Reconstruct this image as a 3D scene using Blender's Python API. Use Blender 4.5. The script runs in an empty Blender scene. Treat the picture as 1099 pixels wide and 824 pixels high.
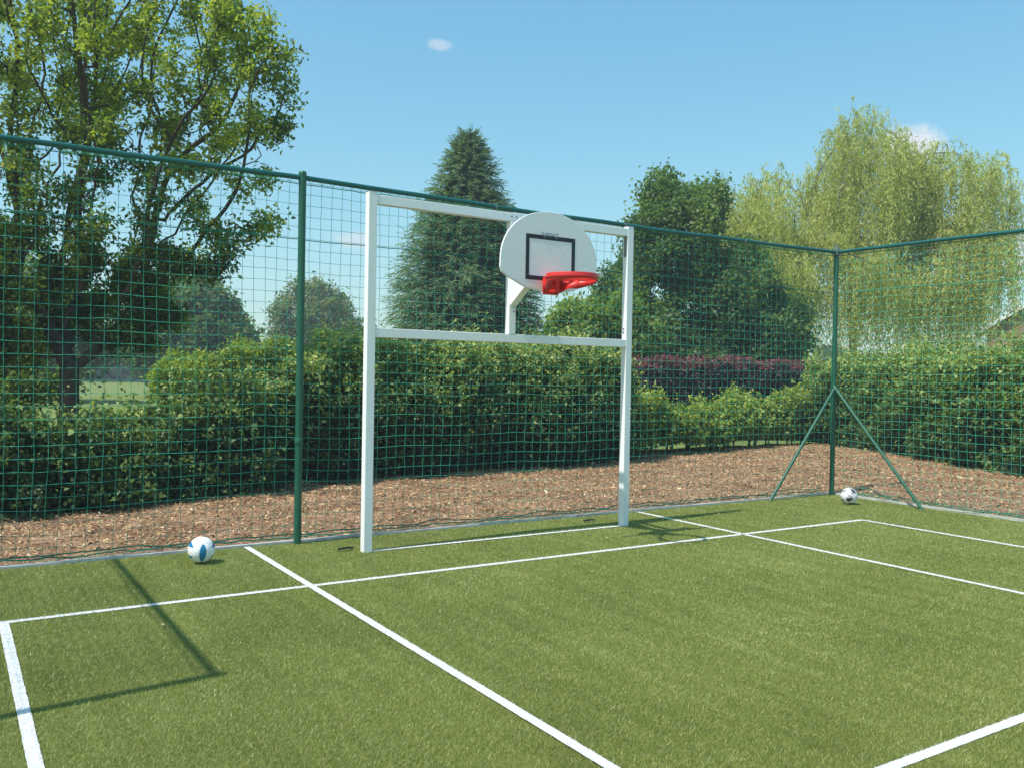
import bpy, bmesh, math, random
import numpy as np
from mathutils import Vector, Matrix

random.seed(7)
RNG = np.random.default_rng(11)
PI = math.pi
scene = bpy.context.scene
COL = scene.collection

# ------------------------------------------------------------------ objects
def tag(o, label=None, cat=None, group=None, kind=None):
    if label: o['label'] = label
    if cat: o['category'] = cat
    if group: o['group'] = group
    if kind: o['kind'] = kind
    return o

def thing(name, loc, label, cat, group=None, rz=0.0):
    o = bpy.data.objects.new(name, None)
    o.location = loc
    o.rotation_euler = (0, 0, rz)
    o.empty_display_size = 0.1
    COL.objects.link(o)
    return tag(o, label, cat, group)

def link(name, me, mat, parent=None, local=False):
    """Mesh given in world coordinates; local=True when in the parent's own."""
    o = bpy.data.objects.new(name, me)
    if mat: me.materials.append(mat)
    COL.objects.link(o)
    if parent is not None:
        o.parent = parent
        if not local:
            inv = Matrix.Identity(4)
            p = parent
            chain = []
            while p is not None:
                chain.append(p); p = p.parent
            for q in reversed(chain):
                inv = inv @ q.matrix_basis
            me.transform(inv.inverted())
    return o

def npmesh(name, verts, faces, cols=None, smooth=False):
    """verts (n,3); faces (m,k) ints; cols (m,3) per face."""
    verts = np.asarray(verts, np.float32); faces = np.asarray(faces, np.int32)
    me = bpy.data.meshes.new(name)
    m, k = faces.shape
    me.vertices.add(len(verts)); me.vertices.foreach_set('co', verts.ravel())
    me.loops.add(m * k); me.loops.foreach_set('vertex_index', faces.ravel())
    me.polygons.add(m)
    me.polygons.foreach_set('loop_start', np.arange(0, m * k, k, dtype=np.int32))
    me.polygons.foreach_set('loop_total', np.full(m, k, np.int32))
    if smooth: me.polygons.foreach_set('use_smooth', np.ones(m, bool))
    me.update(calc_edges=True)
    if cols is not None:
        a = me.attributes.new('Col', 'FLOAT_COLOR', 'FACE')
        c = np.ones((m, 4), np.float32); c[:, :3] = np.clip(cols, 0, 1)
        a.data.foreach_set('color', c.ravel())
    return me

def bm_mesh(name, bm, smooth=False, bevel=0.0, angle=None):
    if bevel > 0:
        es = [e for e in bm.edges if len(e.link_faces) == 2 and e.calc_face_angle(0) > 0.6]
        bmesh.ops.bevel(bm, geom=es, offset=bevel, segments=2, affect='EDGES', profile=0.5)
    bmesh.ops.recalc_face_normals(bm, faces=bm.faces)
    me = bpy.data.meshes.new(name)
    bm.to_mesh(me); bm.free()
    if smooth:
        for p in me.polygons: p.use_smooth = True
    if angle:
        for p in me.polygons: p.use_smooth = True
        me.set_sharp_from_angle(angle=math.radians(angle))
    return me

def add_box(bm, lo, hi):
    r = bmesh.ops.create_cube(bm, size=1.0)
    s = [hi[i] - lo[i] for i in range(3)]; c = [(hi[i] + lo[i]) / 2 for i in range(3)]
    for v in r['verts']:
        v.co = Vector((v.co[0] * s[0] + c[0], v.co[1] * s[1] + c[1], v.co[2] * s[2] + c[2]))
    return r['verts']

def add_bar(bm, a, b, w, h=None, up=(0, 0, 1)):
    """square bar from a to b"""
    a, b = Vector(a), Vector(b); h = h or w
    d = (b - a).normalized(); u = Vector(up)
    s = d.cross(u).normalized(); u = s.cross(d).normalized()
    vs = []
    for p in (a, b):
        for i, j in ((-1, -1), (1, -1), (1, 1), (-1, 1)):
            vs.append(bm.verts.new(p + s * (w / 2 * i) + u * (h / 2 * j)))
    for f in ((3, 2, 1, 0), (4, 5, 6, 7), (0, 1, 5, 4), (1, 2, 6, 5), (2, 3, 7, 6), (3, 0, 4, 7)):
        bm.faces.new([vs[i] for i in f])

def add_tube(bm, pts, r, n=16, cap=True):
    pts = [Vector(p) for p in pts]
    rs = r if isinstance(r, (list, tuple)) else [r] * len(pts)
    rings = []; prev = None
    for i, p in enumerate(pts):
        d = (pts[min(i + 1, len(pts) - 1)] - pts[max(i - 1, 0)]).normalized()
        if prev is None:
            u = d.cross(Vector((0, 0, 1)))
            if u.length < 1e-3: u = d.cross(Vector((1, 0, 0)))
        else:
            u = prev - d * prev.dot(d)
        u.normalize(); prev = u; v = d.cross(u)
        rings.append([bm.verts.new(p + (u * math.cos(2 * PI * k / n) + v * math.sin(2 * PI * k / n)) * rs[i]) for k in range(n)])
    for a, b in zip(rings, rings[1:]):
        for k in range(n):
            bm.faces.new((a[k], a[(k + 1) % n], b[(k + 1) % n], b[k]))
    if cap:
        bm.faces.new(rings[0]); bm.faces.new(rings[-1])

# ------------------------------------------------------------------ materials
def newmat(name):
    m = bpy.data.materials.new(name); m.use_nodes = True
    nt = m.node_tree; nt.nodes.clear()
    out = nt.nodes.new('ShaderNodeOutputMaterial')
    return m, nt, out

def N(nt, t, **kw):
    n = nt.nodes.new(t)
    for k, v in kw.items(): setattr(n, k, v)
    return n

def noise(nt, scale, detail=4, rough=0.55, vec=None):
    n = N(nt, 'ShaderNodeTexNoise'); n.inputs['Scale'].default_value = scale
    n.inputs['Detail'].default_value = detail; n.inputs['Roughness'].default_value = rough
    if vec: nt.links.new(vec, n.inputs['Vector'])
    return n

def ramp(nt, src, stops):
    r = N(nt, 'ShaderNodeValToRGB'); e = r.color_ramp.elements
    while len(e) < len(stops): e.new(0.5)
    for q, (p, c) in zip(e, stops):
        q.position = p; q.color = (c[0], c[1], c[2], 1)
    nt.links.new(src, r.inputs[0]); return r

def paint(name, col, rough=0.4, var=0.06, spec=0.5, bump=0.0, bscale=60, metallic=0, dirt=None, dscale=3.0, damt=0.5):
    m, nt, out = newmat(name)
    b = N(nt, 'ShaderNodeBsdfPrincipled')
    geo = N(nt, 'ShaderNodeNewGeometry')
    n1 = noise(nt, 6, 6, 0.65, geo.outputs['Position'])
    lo = [c * (1 - var) for c in col]; hi = [min(1, c * (1 + var)) for c in col]
    r = ramp(nt, n1.outputs['Fac'], [(0.3, lo), (0.7, hi)])
    src = r.outputs[0]
    if dirt:
        n2 = noise(nt, dscale, 8, 0.7, geo.outputs['Position'])
        mr = N(nt, 'ShaderNodeMapRange'); mr.inputs[1].default_value = 0.5; mr.inputs[2].default_value = 0.75
        mr.inputs[4].default_value = damt
        nt.links.new(n2.outputs['Fac'], mr.inputs[0])
        mx = N(nt, 'ShaderNodeMixRGB'); nt.links.new(mr.outputs[0], mx.inputs[0])
        nt.links.new(src, mx.inputs[1]); mx.inputs[2].default_value = (*dirt, 1); src = mx.outputs[0]
    nt.links.new(src, b.inputs['Base Color'])
    rr = N(nt, 'ShaderNodeMapRange'); rr.inputs[3].default_value = max(0, rough - 0.08); rr.inputs[4].default_value = rough + 0.1
    nt.links.new(n1.outputs['Fac'], rr.inputs[0]); nt.links.new(rr.outputs[0], b.inputs['Roughness'])
    b.inputs['Specular IOR Level'].default_value = spec; b.inputs['Metallic'].default_value = metallic
    if bump:
        n3 = noise(nt, bscale, 4, 0.6, geo.outputs['Position'])
        bp = N(nt, 'ShaderNodeBump'); bp.inputs['Strength'].default_value = bump; bp.inputs['Distance'].default_value = 0.01
        nt.links.new(n3.outputs['Fac'], bp.inputs['Height']); nt.links.new(bp.outputs[0], b.inputs['Normal'])
    nt.links.new(b.outputs[0], out.inputs[0])
    return m

def leafmat(name, trans=0.35, rough=0.5, tint=(1.12, 1.25, 0.55), spec=0.35):
    m, nt, out = newmat(name)
    at = N(nt, 'ShaderNodeAttribute'); at.attribute_name = 'Col'
    b = N(nt, 'ShaderNodeBsdfPrincipled'); b.inputs['Roughness'].default_value = rough
    b.inputs['Specular IOR Level'].default_value = spec
    t = N(nt, 'ShaderNodeBsdfTranslucent')
    mu = N(nt, 'ShaderNodeMixRGB', blend_type='MULTIPLY'); mu.inputs[0].default_value = 1
    mu.inputs[2].default_value = (*tint, 1)
    geo = N(nt, 'ShaderNodeNewGeometry')
    n1 = noise(nt, 30, 3, 0.6, geo.outputs['Position'])
    hs = N(nt, 'ShaderNodeHueSaturation'); mr = N(nt, 'ShaderNodeMapRange')
    mr.inputs[3].default_value = 0.75; mr.inputs[4].default_value = 1.25
    nt.links.new(n1.outputs['Fac'], mr.inputs[0]); nt.links.new(mr.outputs[0], hs.inputs['Value'])
    nt.links.new(at.outputs['Color'], hs.inputs['Color'])
    nt.links.new(hs.outputs[0], b.inputs['Base Color']); nt.links.new(hs.outputs[0], mu.inputs[1])
    nt.links.new(mu.outputs[0], t.inputs['Color'])
    mx = N(nt, 'ShaderNodeMixShader'); mx.inputs[0].default_value = trans
    nt.links.new(b.outputs[0], mx.inputs[1]); nt.links.new(t.outputs[0], mx.inputs[2])
    nt.links.new(mx.outputs[0], out.inputs[0])
    return m

M_leaf = leafmat('leaf', 0.5)
M_hedgeleaf = leafmat('hedge_leaf', 0.32)
M_needle = leafmat('needle', 0.25, 0.65, spec=0.2)
M_turfblade = leafmat('turf_fibre', 0.2, 0.42, (1.1, 1.1, 0.7), spec=0.45)
M_whiteblade = leafmat('white_fibre', 0.2, 0.5, (1, 1, 1), spec=0.4)
M_chip = leafmat('bark_chip', 0.0, 0.75, spec=0.25)
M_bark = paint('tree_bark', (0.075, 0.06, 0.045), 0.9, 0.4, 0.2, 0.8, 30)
M_dark = paint('dark_core', (0.022, 0.034, 0.024), 0.95, 0.5, 0.05, 0.5, 12)  # shaded depth inside hedges and conifer, painted as a dark colour
M_green = paint('green_coat', (0.012, 0.105, 0.062), 0.38, 0.12, 0.45, 0.04, 80, dirt=(0.05, 0.13, 0.09), damt=0.35)
M_rail = paint('sky_tinted_coat', (0.008, 0.105, 0.095), 0.36, 0.1, 0.45, 0.04, 80)  # green coat shifted bluer, the sky's tint painted into its colour
M_cord = paint('net_cord', (0.05, 0.40, 0.26), 0.7, 0.25, 0.25)
M_rope = paint('net_rope', (0.02, 0.20, 0.125), 0.7, 0.3, 0.25, 0.6, 150)
M_white = paint('white_coat', (0.90, 0.90, 0.90), 0.42, 0.03, 0.4, 0.03, 90, dirt=(0.55, 0.56, 0.54), damt=0.35)
M_board = paint('board_face', (0.86, 0.86, 0.87), 0.45, 0.03, 0.4, 0.05, 50, dirt=(0.66, 0.69, 0.74), dscale=6, damt=0.5)
M_boardedge = paint('board_edge', (0.82, 0.83, 0.83), 0.45, 0.02)
M_black = paint('black_mark', (0.012, 0.014, 0.022), 0.5, 0.2)
M_logo = paint('grey_mark', (0.16, 0.20, 0.28), 0.5, 0.1)
M_red = paint('red_coat', (0.72, 0.028, 0.022), 0.38, 0.1, 0.5, 0.03, 90)
M_steel = paint('steel', (0.32, 0.32, 0.31), 0.4, 0.2, 0.5, metallic=0.9)
M_kerb = paint('kerb_concrete', (0.52, 0.51, 0.48), 0.85, 0.18, 0.2, 0.5, 60, dirt=(0.12, 0.10, 0.08), dscale=5, damt=0.6)
M_rubber = paint('black_rubber', (0.02, 0.02, 0.02), 0.6, 0.3)

def ground_mat(name, stops, scale=2.0, fine=40, bump=0.5, rough=0.9, stretch=None):
    m, nt, out = newmat(name)
    b = N(nt, 'ShaderNodeBsdfPrincipled'); b.inputs['Roughness'].default_value = rough
    b.inputs['Specular IOR Level'].default_value = 0.15
    geo = N(nt, 'ShaderNodeNewGeometry')
    n1 = noise(nt, scale, 5, 0.6, geo.outputs['Position']); n2 = noise(nt, fine, 6, 0.75, geo.outputs['Position'])
    mx = N(nt, 'ShaderNodeMath', operation='MULTIPLY_ADD'); mx.inputs[1].default_value = 0.45
    nt.links.new(n1.outputs['Fac'], mx.inputs[0])
    m2 = N(nt, 'ShaderNodeMath', operation='MULTIPLY'); m2.inputs[1].default_value = 0.55
    nt.links.new(n2.outputs['Fac'], m2.inputs[0]); nt.links.new(m2.outputs[0], mx.inputs[2])
    r = ramp(nt, mx.outputs[0], stops)
    nt.links.new(r.outputs[0], b.inputs['Base Color'])
    bp = N(nt, 'ShaderNodeBump'); bp.inputs['Strength'].default_value = bump; bp.inputs['Distance'].default_value = 0.02
    nt.links.new(n2.outputs['Fac'], bp.inputs['Height']); nt.links.new(bp.outputs[0], b.inputs['Normal'])
    nt.links.new(b.outputs[0], out.inputs[0])
    return m
M_turf = ground_mat('turf_backing', [(0.35, (0.10, 0.125, 0.028)), (0.5, (0.15, 0.18, 0.045)), (0.65, (0.20, 0.23, 0.065))], 1.2, 160, 0.6)
M_lawn = ground_mat('lawn', [(0.35, (0.11, 0.16, 0.03)), (0.5, (0.17, 0.22, 0.055)), (0.65, (0.24, 0.28, 0.09))], 0.25, 8, 0.6)
M_mulch = ground_mat('bark_mulch', [(0.35, (0.12, 0.07, 0.042)), (0.5, (0.32, 0.19, 0.115)), (0.65, (0.50, 0.33, 0.22))], 1.5, 45, 1.0)
M_linebase = ground_mat('line_backing', [(0.3, (0.66, 0.66, 0.64)), (0.7, (0.86, 0.86, 0.85))], 3, 120, 0.4)

# ------------------------------------------------------------------ noise field for numpy
class Field:
    def __init__(s, seed, scale, n=14):
        r = np.random.default_rng(seed)
        s.k = r.normal(size=(n, 3)) * (2 * PI / scale) * 0.6; s.p = r.uniform(0, 2 * PI, n); s.n = n
    def __call__(s, P):
        return np.sin(np.asarray(P) @ s.k.T + s.p).sum(1) / math.sqrt(s.n)      # about unit variance

def unit(v): return v / np.maximum(np.linalg.norm(v, axis=-1, keepdims=True), 1e-9)

def leaf_quads(P, axis, nrm, L, W, fold=0.25, droop=0.15):
    """diamond leaves: base, side, tip, side"""
    axis = unit(axis); side = unit(np.cross(axis, nrm)); up = np.cross(side, axis)
    L = L[:, None]; W = W[:, None]
    mid = P + axis * L * 0.45
    v = np.empty((len(P), 4, 3), np.float32)
    v[:, 0] = P; v[:, 2] = P + axis * L - up * L * droop
    v[:, 1] = mid + side * W * 0.5 + up * W * fold; v[:, 3] = mid - side * W * 0.5 + up * W * fold
    f = np.arange(len(P) * 4).reshape(-1, 4)
    return v.reshape(-1, 3), f

def pick(pal, n, rng, mixv=None):
    """colours between neighbours of a palette; mixv in 0..1 picks the place"""
    pal = np.array(pal); t = (rng.random(n) if mixv is None else np.clip(mixv, 0, 0.9999)) * (len(pal) - 1)
    i = t.astype(int); f = (t - i)[:, None]
    return pal[i] * (1 - f) + pal[i + 1] * f

# ------------------------------------------------------------------ trees
RIGHT = np.array([0.841, -0.541, 0.0]); FWD = np.array([0.541, 0.841, 0.0])

def lobes_points(base, lobes, n, rng, shell=0.6):
    """points in ellipsoid lobes (to the right, further back, height, radii, weight)"""
    base = np.array(base, float); w = np.array([l[3] * l[4] * l[5] * (l[6] if len(l) > 6 else 1) for l in lobes]); w /= w.sum()
    out = []
    for l, k in zip(lobes, (w * n).astype(int)):
        d = unit(rng.normal(size=(k, 3))); r = rng.random(k) ** (1 / 3) * (1 - shell) + shell * rng.random(k) ** 0.15
        q = d * r[:, None]
        out.append(base + RIGHT * (l[0] + q[:, :1] * l[3]) + FWD * (l[1] + q[:, 1:2] * l[4]) + np.array([0, 0, 1.0]) * (l[2] + q[:, 2:] * l[5]))
    return np.concatenate(out)

def colonize(base, attract, D, di, dk, steps=160, first_h=1.0, rng=None, grav=0.0):
    nodes = [np.array(base, float)]; par = [-1]
    h = 0
    while h < first_h:
        h += D
        nodes.append(nodes[-1] + np.array([rng.normal() * 0.06, rng.normal() * 0.06, 1.0]) * D); par.append(len(nodes) - 2)
    A = attract.copy()
    Nn = np.array(nodes)
    d2 = ((A[:, None] - Nn[None]) ** 2).sum(2); near = d2.argmin(1); nd = d2.min(1)
    for s in range(steps):
        if len(A) == 0: break
        act = nd < di * di
        if not act.any():
            j = nd.argmin(); act = np.zeros(len(A), bool); act[j] = True
        dirs = {}
        ids = near[act]; v = unit(A[act] - Nn[ids])
        acc = np.zeros((len(Nn), 3)); np.add.at(acc, ids, v)
        cnt = np.bincount(ids, minlength=len(Nn))
        g = np.nonzero(cnt)[0]
        dv = unit(acc[g] + rng.normal(size=(len(g), 3)) * 0.25 + np.array([0, 0, -grav]))
        new = Nn[g] + dv * D
        s0 = len(Nn)
        Nn = np.concatenate([Nn, new]); par.extend(g.tolist())
        dd = ((A[:, None] - new[None]) ** 2).sum(2); m = dd.min(1); mi = dd.argmin(1)
        b = m < nd; nd = np.where(b, m, nd); near = np.where(b, mi + s0, near)
        keep = nd > dk * dk
        A = A[keep]; nd = nd[keep]; near = near[keep]
        if len(Nn) > 9000: break
    return Nn, np.array(par)

def radii(Nn, par, tip, power=2.3):
    a = np.zeros(len(Nn)); ch = np.bincount(par[par >= 0], minlength=len(Nn))
    for i in range(len(Nn) - 1, -1, -1):
        if ch[i] == 0: a[i] = tip ** power
        if par[i] >= 0: a[par[i]] += a[i]
    return a ** (1 / power), ch

def limb_mesh(Nn, par, rad, minr=0.0, n=6):
    V = []; F = []
    P = par[1:]; idx = np.arange(1, len(Nn)); sel = rad[1:] >= minr
    P = P[sel]; idx = idx[sel]
    a = Nn[P]; b = Nn[idx]; d = unit(b - a)
    # direction at start follows the parent's own direction for continuity
    pp = par[P]; da = np.where((pp >= 0)[:, None], unit(a - Nn[np.maximum(pp, 0)]), d)
    best = np.zeros(len(Nn)); np.maximum.at(best, P, rad[idx])
    ra = np.where(rad[idx] >= best[P] - 1e-9, rad[P], np.minimum(rad[P], rad[idx] * 1.3)); rb = rad[idx]
    def ring(c, d, r):
        ref = np.where(np.abs(d[:, 2:3]) > 0.9, np.array([[1.0, 0, 0]]), np.array([[0, 0, 1.0]]))
        u = unit(np.cross(d, ref)); v = np.cross(d, u)
        t = np.arange(n) * 2 * PI / n
        return c[:, None] + (u[:, None] * np.cos(t)[None, :, None] + v[:, None] * np.sin(t)[None, :, None]) * r[:, None, None]
    A = ring(a - d * ra[:, None] * 0.3, unit(d * 0.7 + da * 0.3), ra); B = ring(b, d, rb)
    V = np.concatenate([A, B], 1).reshape(-1, 3)
    k = np.arange(n); q = np.stack([k, (k + 1) % n, (k + 1) % n + n, k + n], 1)
    F = (q[None] + (np.arange(len(a)) * 2 * n)[:, None, None]).reshape(-1, 4)
    return V, F

def crown_leaves(tips, n, L, W, spread, pal, rng, clump=1.2, seed=1, sunny=0.0, zr=None, up=0.6, out=None):
    base = tips[rng.integers(0, len(tips), n)]
    P = base + rng.normal(size=(n, 3)) * spread
    nr = unit(rng.normal(size=(n, 3)) * 0.7 + np.array([0, 0, up]))
    ax = rng.normal(size=(n, 3)); ax[:, 2] -= 0.35; ax = ax - nr * (ax * nr).sum(1, keepdims=True) * 0.8
    l = L * rng.uniform(0.6, 1.25, n); w = W * rng.uniform(0.7, 1.2, n)
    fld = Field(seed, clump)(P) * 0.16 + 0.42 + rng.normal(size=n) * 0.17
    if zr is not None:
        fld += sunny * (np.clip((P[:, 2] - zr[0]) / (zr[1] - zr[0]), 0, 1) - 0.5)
    V, F = leaf_quads(P, ax, nr, l, w)
    return V, F, pick(pal, n, rng, fld)

def broad_tree(name, base, lobes, label, cat, pal, seed, n_att=1400, D=0.3, di=1.6, dk=0.45, n_leaf=50000, L=0.09, W=0.06,
               spread=0.16, tip=0.006, minr=0.0, first_h=1.0, shell=0.4, clump=1.3, sunny=0.3, group=None, bark=None, tipr=2.2, mat=None, power=2.3, sink=0.15, thin=1.0, low=None):
    rng = np.random.default_rng(seed)
    att = lobes_points(base, lobes, n_att, rng, shell)
    b = np.array(base, float) - np.array([0, 0, sink])
    Nn, par = colonize(b, att, D, di, dk, first_h=first_h + sink, rng=rng)
    rad, ch = radii(Nn, par, tip, power)
    rad[0] *= 1.3
    root = thing(name, base, label, cat, group)
    V, F = limb_mesh(Nn, par, rad, minr)
    link('trunk', npmesh('trunk', V, F, smooth=True), bark or M_bark, root)
    tips = Nn[rad < tip * tipr]
    if thin < 1: tips = tips[(rng.random(len(tips)) < thin) | (tips[:, 2] < (low or -1)) & (rng.random(len(tips)) < 0.8)]
    if low: lt = tips[tips[:, 2] < low - 0.6]; tips = np.concatenate([tips, lt])
    z = Nn[:, 2]
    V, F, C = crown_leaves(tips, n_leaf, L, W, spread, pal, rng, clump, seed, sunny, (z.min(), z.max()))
    keep = V.reshape(-1, 4, 3)[:, :, 2].min(1) > 0.03
    V = V.reshape(-1, 4, 3)[keep].reshape(-1, 3); C = C[keep]; F = np.arange(len(V)).reshape(-1, 4)
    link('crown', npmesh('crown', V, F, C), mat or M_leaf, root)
    return root

# ------------------------------------------------------------------ hedges
def path_eval(path, t):
    path = np.array(path, float); seg = np.linalg.norm(np.diff(path[:, :2], axis=0), axis=1); cum = np.r_[0, np.cumsum(seg)]
    s = t * cum[-1]
    out = np.stack([np.interp(s, cum, path[:, i]) for i in range(path.shape[1])], 1)
    e = 0.02 * cum[-1]
    a = np.stack([np.interp(s - e, cum, path[:, i]) for i in range(2)], 1); b = np.stack([np.interp(s + e, cum, path[:, i]) for i in range(2)], 1)
    d = unit(b - a); nrm = np.stack([d[:, 1], -d[:, 0]], 1)          # to the right of travel
    return out, nrm, cum[-1]

def hedge_surface(path, t, phi, sq, bump, fld, inset):
    """path rows: x, y, width, height, skirt. phi 0..pi across (0 = right foot)"""
    c, nrm, _ = path_eval(path, t)
    cx = np.cos(phi); sz = np.sin(phi)
    ex = np.sign(cx) * np.abs(cx) ** sq; ez = np.abs(sz) ** sq
    end = np.minimum(1, (np.minimum(t, 1 - t) * 12 + 0.02) ** 0.4)
    w = (c[:, 2] / 2 - inset) * end; h = (c[:, 3] - inset) * (0.6 + 0.4 * end); sk = c[:, 4] if c.shape[1] > 4 else np.zeros(len(t))
    P = np.empty((len(t), 3))
    P[:, :2] = c[:, :2] + nrm * (ex * w)[:, None]; P[:, 2] = sk + ez * np.maximum(h - sk, 0.02)
    O = np.empty_like(P); O[:, :2] = nrm * ex[:, None]; O[:, 2] = ez * 0.9 + 0.0; O = unit(O + 1e-6)
    P += O * (fld(P) * bump)[:, None]
    return P, O

def hedge(name, path, label, cat, pal, seed, n_leaf, L, W, sq=0.45, bump=0.07, shell=0.26, shoots=200, young=0.3, group=None, stems=0, mat=None, lowdark=0.5, gap=None):
    rng = np.random.default_rng(seed); fld = Field(seed, 1.1); fine = Field(seed + 5, 0.35)
    p0 = np.array(path[0]); root = thing(name, (p0[0], p0[1], 0), label, cat, group)
    # solid dark core against see-through, shaded depth painted into its colour
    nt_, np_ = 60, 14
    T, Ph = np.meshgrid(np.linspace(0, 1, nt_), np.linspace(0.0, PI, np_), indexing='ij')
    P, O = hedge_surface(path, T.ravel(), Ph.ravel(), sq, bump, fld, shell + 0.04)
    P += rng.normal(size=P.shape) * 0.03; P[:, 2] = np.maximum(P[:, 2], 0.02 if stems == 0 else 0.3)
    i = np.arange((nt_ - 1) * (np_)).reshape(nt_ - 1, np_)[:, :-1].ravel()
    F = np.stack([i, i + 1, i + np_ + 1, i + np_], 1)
    link('dark_core', npmesh('dark_core', P, F), M_dark, root)
    # leaves in the shell
    n = n_leaf; t = rng.random(n); u = rng.random(n)
    phi = np.where(u < 0.42, rng.uniform(0.0, 0.9, n), np.where(u < 0.75, rng.uniform(0.9, 2.24, n), rng.uniform(2.24, PI, n)))
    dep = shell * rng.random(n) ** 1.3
    P, O = hedge_surface(path, t, phi, sq, bump, fld, 0.0)
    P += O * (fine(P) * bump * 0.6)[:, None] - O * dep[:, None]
    P += rng.normal(size=P.shape) * 0.02
    # shoots that stand proud of the clipped face
    if shoots:
        ts = rng.random(shoots); ps = np.where(rng.random(shoots) < 0.45, rng.uniform(0.05, 1.0, shoots), rng.uniform(0.8, 2.4, shoots))
        S, SO = hedge_surface(path, ts, ps, sq, bump, fld, 0.0)
        k = 9; ln = rng.uniform(0.05, 0.28, shoots) * (1 + (rng.random(shoots) < 0.12) * 0.9)
        dirs = unit(SO * 0.7 + rng.normal(size=S.shape) * 0.35 + np.array([0, 0, 0.5]))
        q = S[:, None] + dirs[:, None] * (ln[:, None] * np.linspace(0, 1, k)[None])[:, :, None] + rng.normal(size=(shoots, k, 3)) * 0.025
        P = np.concatenate([P, q.reshape(-1, 3)]); O = np.concatenate([O, np.repeat(dirs, k, 0)])
        dep = np.concatenate([dep, np.full(shoots * k, -0.15)])
    n = len(P)
    nr = unit(O * 0.6 + rng.normal(size=(n, 3)) * 0.65 + np.array([0, 0, 0.35])); ax = rng.normal(size=(n, 3)) + O * 0.5; ax[:, 2] -= 0.3
    sz = np.minimum(rng.lognormal(-0.18, 0.32, n), 1.5); V, F = leaf_quads(P, ax, nr, L * sz, W * sz * rng.uniform(0.8, 1.2, n))
    hmax = max(r[3] for r in path)
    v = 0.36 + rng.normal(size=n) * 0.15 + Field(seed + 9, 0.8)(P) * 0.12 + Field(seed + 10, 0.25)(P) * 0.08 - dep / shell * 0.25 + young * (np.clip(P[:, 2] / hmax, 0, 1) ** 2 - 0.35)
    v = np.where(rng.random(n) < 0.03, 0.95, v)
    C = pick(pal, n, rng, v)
    keep = V.reshape(-1, 4, 3)[:, :, 2].min(1) > 0.02
    if gap is not None:
        keep &= ~gap(P, rng)
    V = V.reshape(-1, 4, 3)[keep].reshape(-1, 3); C = C[keep]; F = np.arange(len(V)).reshape(-1, 4)
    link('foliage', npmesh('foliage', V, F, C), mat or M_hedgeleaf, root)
    if stems:
        for t in (np.arange(stems) + rng.random(stems) * 0.7) / stems:
            c, nr_, _ = path_eval(path, np.array([t])); x, y = c[0, 0] + rng.normal() * 0.12, c[0, 1] + rng.normal() * 0.1
            a = rng.normal(size=2) * 0.12
            bm = bmesh.new(); add_tube(bm, [(x, y, -0.05), (x + a[0] * 0.4, y + a[1] * 0.4, 0.35), (x + a[0], y + a[1], 0.8)], [0.022, 0.017, 0.012], 6)
            link('stem', bm_mesh('stem', bm, True), M_bark, root)
    return root

PAL_HEDGE = [(0.026, 0.058, 0.028), (0.060, 0.12, 0.04), (0.12, 0.20, 0.055), (0.24, 0.33, 0.08), (0.52, 0.58, 0.20)]
PAL_BIG = [(0.06, 0.10, 0.04), (0.13, 0.20, 0.045), (0.27, 0.36, 0.06), (0.47, 0.52, 0.08), (0.66, 0.66, 0.15)]
PAL_DARK = [(0.06, 0.11, 0.045), (0.11, 0.19, 0.065), (0.18, 0.28, 0.09), (0.30, 0.39, 0.13)]
PAL_MID = [(0.07, 0.13, 0.04), (0.14, 0.23, 0.055), (0.24, 0.34, 0.08), (0.42, 0.49, 0.15)]
PAL_PALE = [(0.09, 0.16, 0.03), (0.19, 0.28, 0.045), (0.33, 0.41, 0.07), (0.50, 0.55, 0.13)]
PAL_WILLOW = [(0.32, 0.34, 0.10), (0.46, 0.48, 0.15), (0.60, 0.61, 0.21), (0.74, 0.73, 0.32)]
PAL_CONIFER = [(0.065, 0.12, 0.07), (0.12, 0.20, 0.105), (0.19, 0.29, 0.14), (0.32, 0.41, 0.20)]
PAL_PURPLE = [(0.03, 0.03, 0.04), (0.06, 0.05, 0.068), (0.11, 0.075, 0.095), (0.19, 0.11, 0.13)]

# ------------------------------------------------------------------ measurements
FH = 3.50                   # fence height
FX0, SIDE_Y = -11.63, -3.50 # left end of the back fence, end of the left return
GX, GW, GY = -7.469, 3.051, -0.642
GH, GB = 3.252, 2.003
GC = GX + GW / 2
LINES_X = [-10.398, -8.368, -3.625, -1.622]
YA, YE = -1.653, -5.875
LW = 0.058

# ------------------------------------------------------------------ ground
def grid_sheet(x0, x1, y0, y1, step, zf, name, mat, kind='structure', **kw):
    nx = max(2, int((x1 - x0) / step) + 1); ny = max(2, int((y1 - y0) / step) + 1)
    X, Y = np.meshgrid(np.linspace(x0, x1, nx), np.linspace(y0, y1, ny), indexing='ij')
    P = np.stack([X.ravel(), Y.ravel(), np.zeros(nx * ny)], 1); P[:, 2] = zf(P)
    i = (np.arange(nx - 1)[:, None] * ny + np.arange(ny - 1)[None]).ravel()
    F = np.stack([i, i + ny, i + ny + 1, i + 1], 1)
    o = link(name, npmesh(name, P, F, smooth=True), mat); tag(o, kind=kind, **kw); return o

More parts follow.
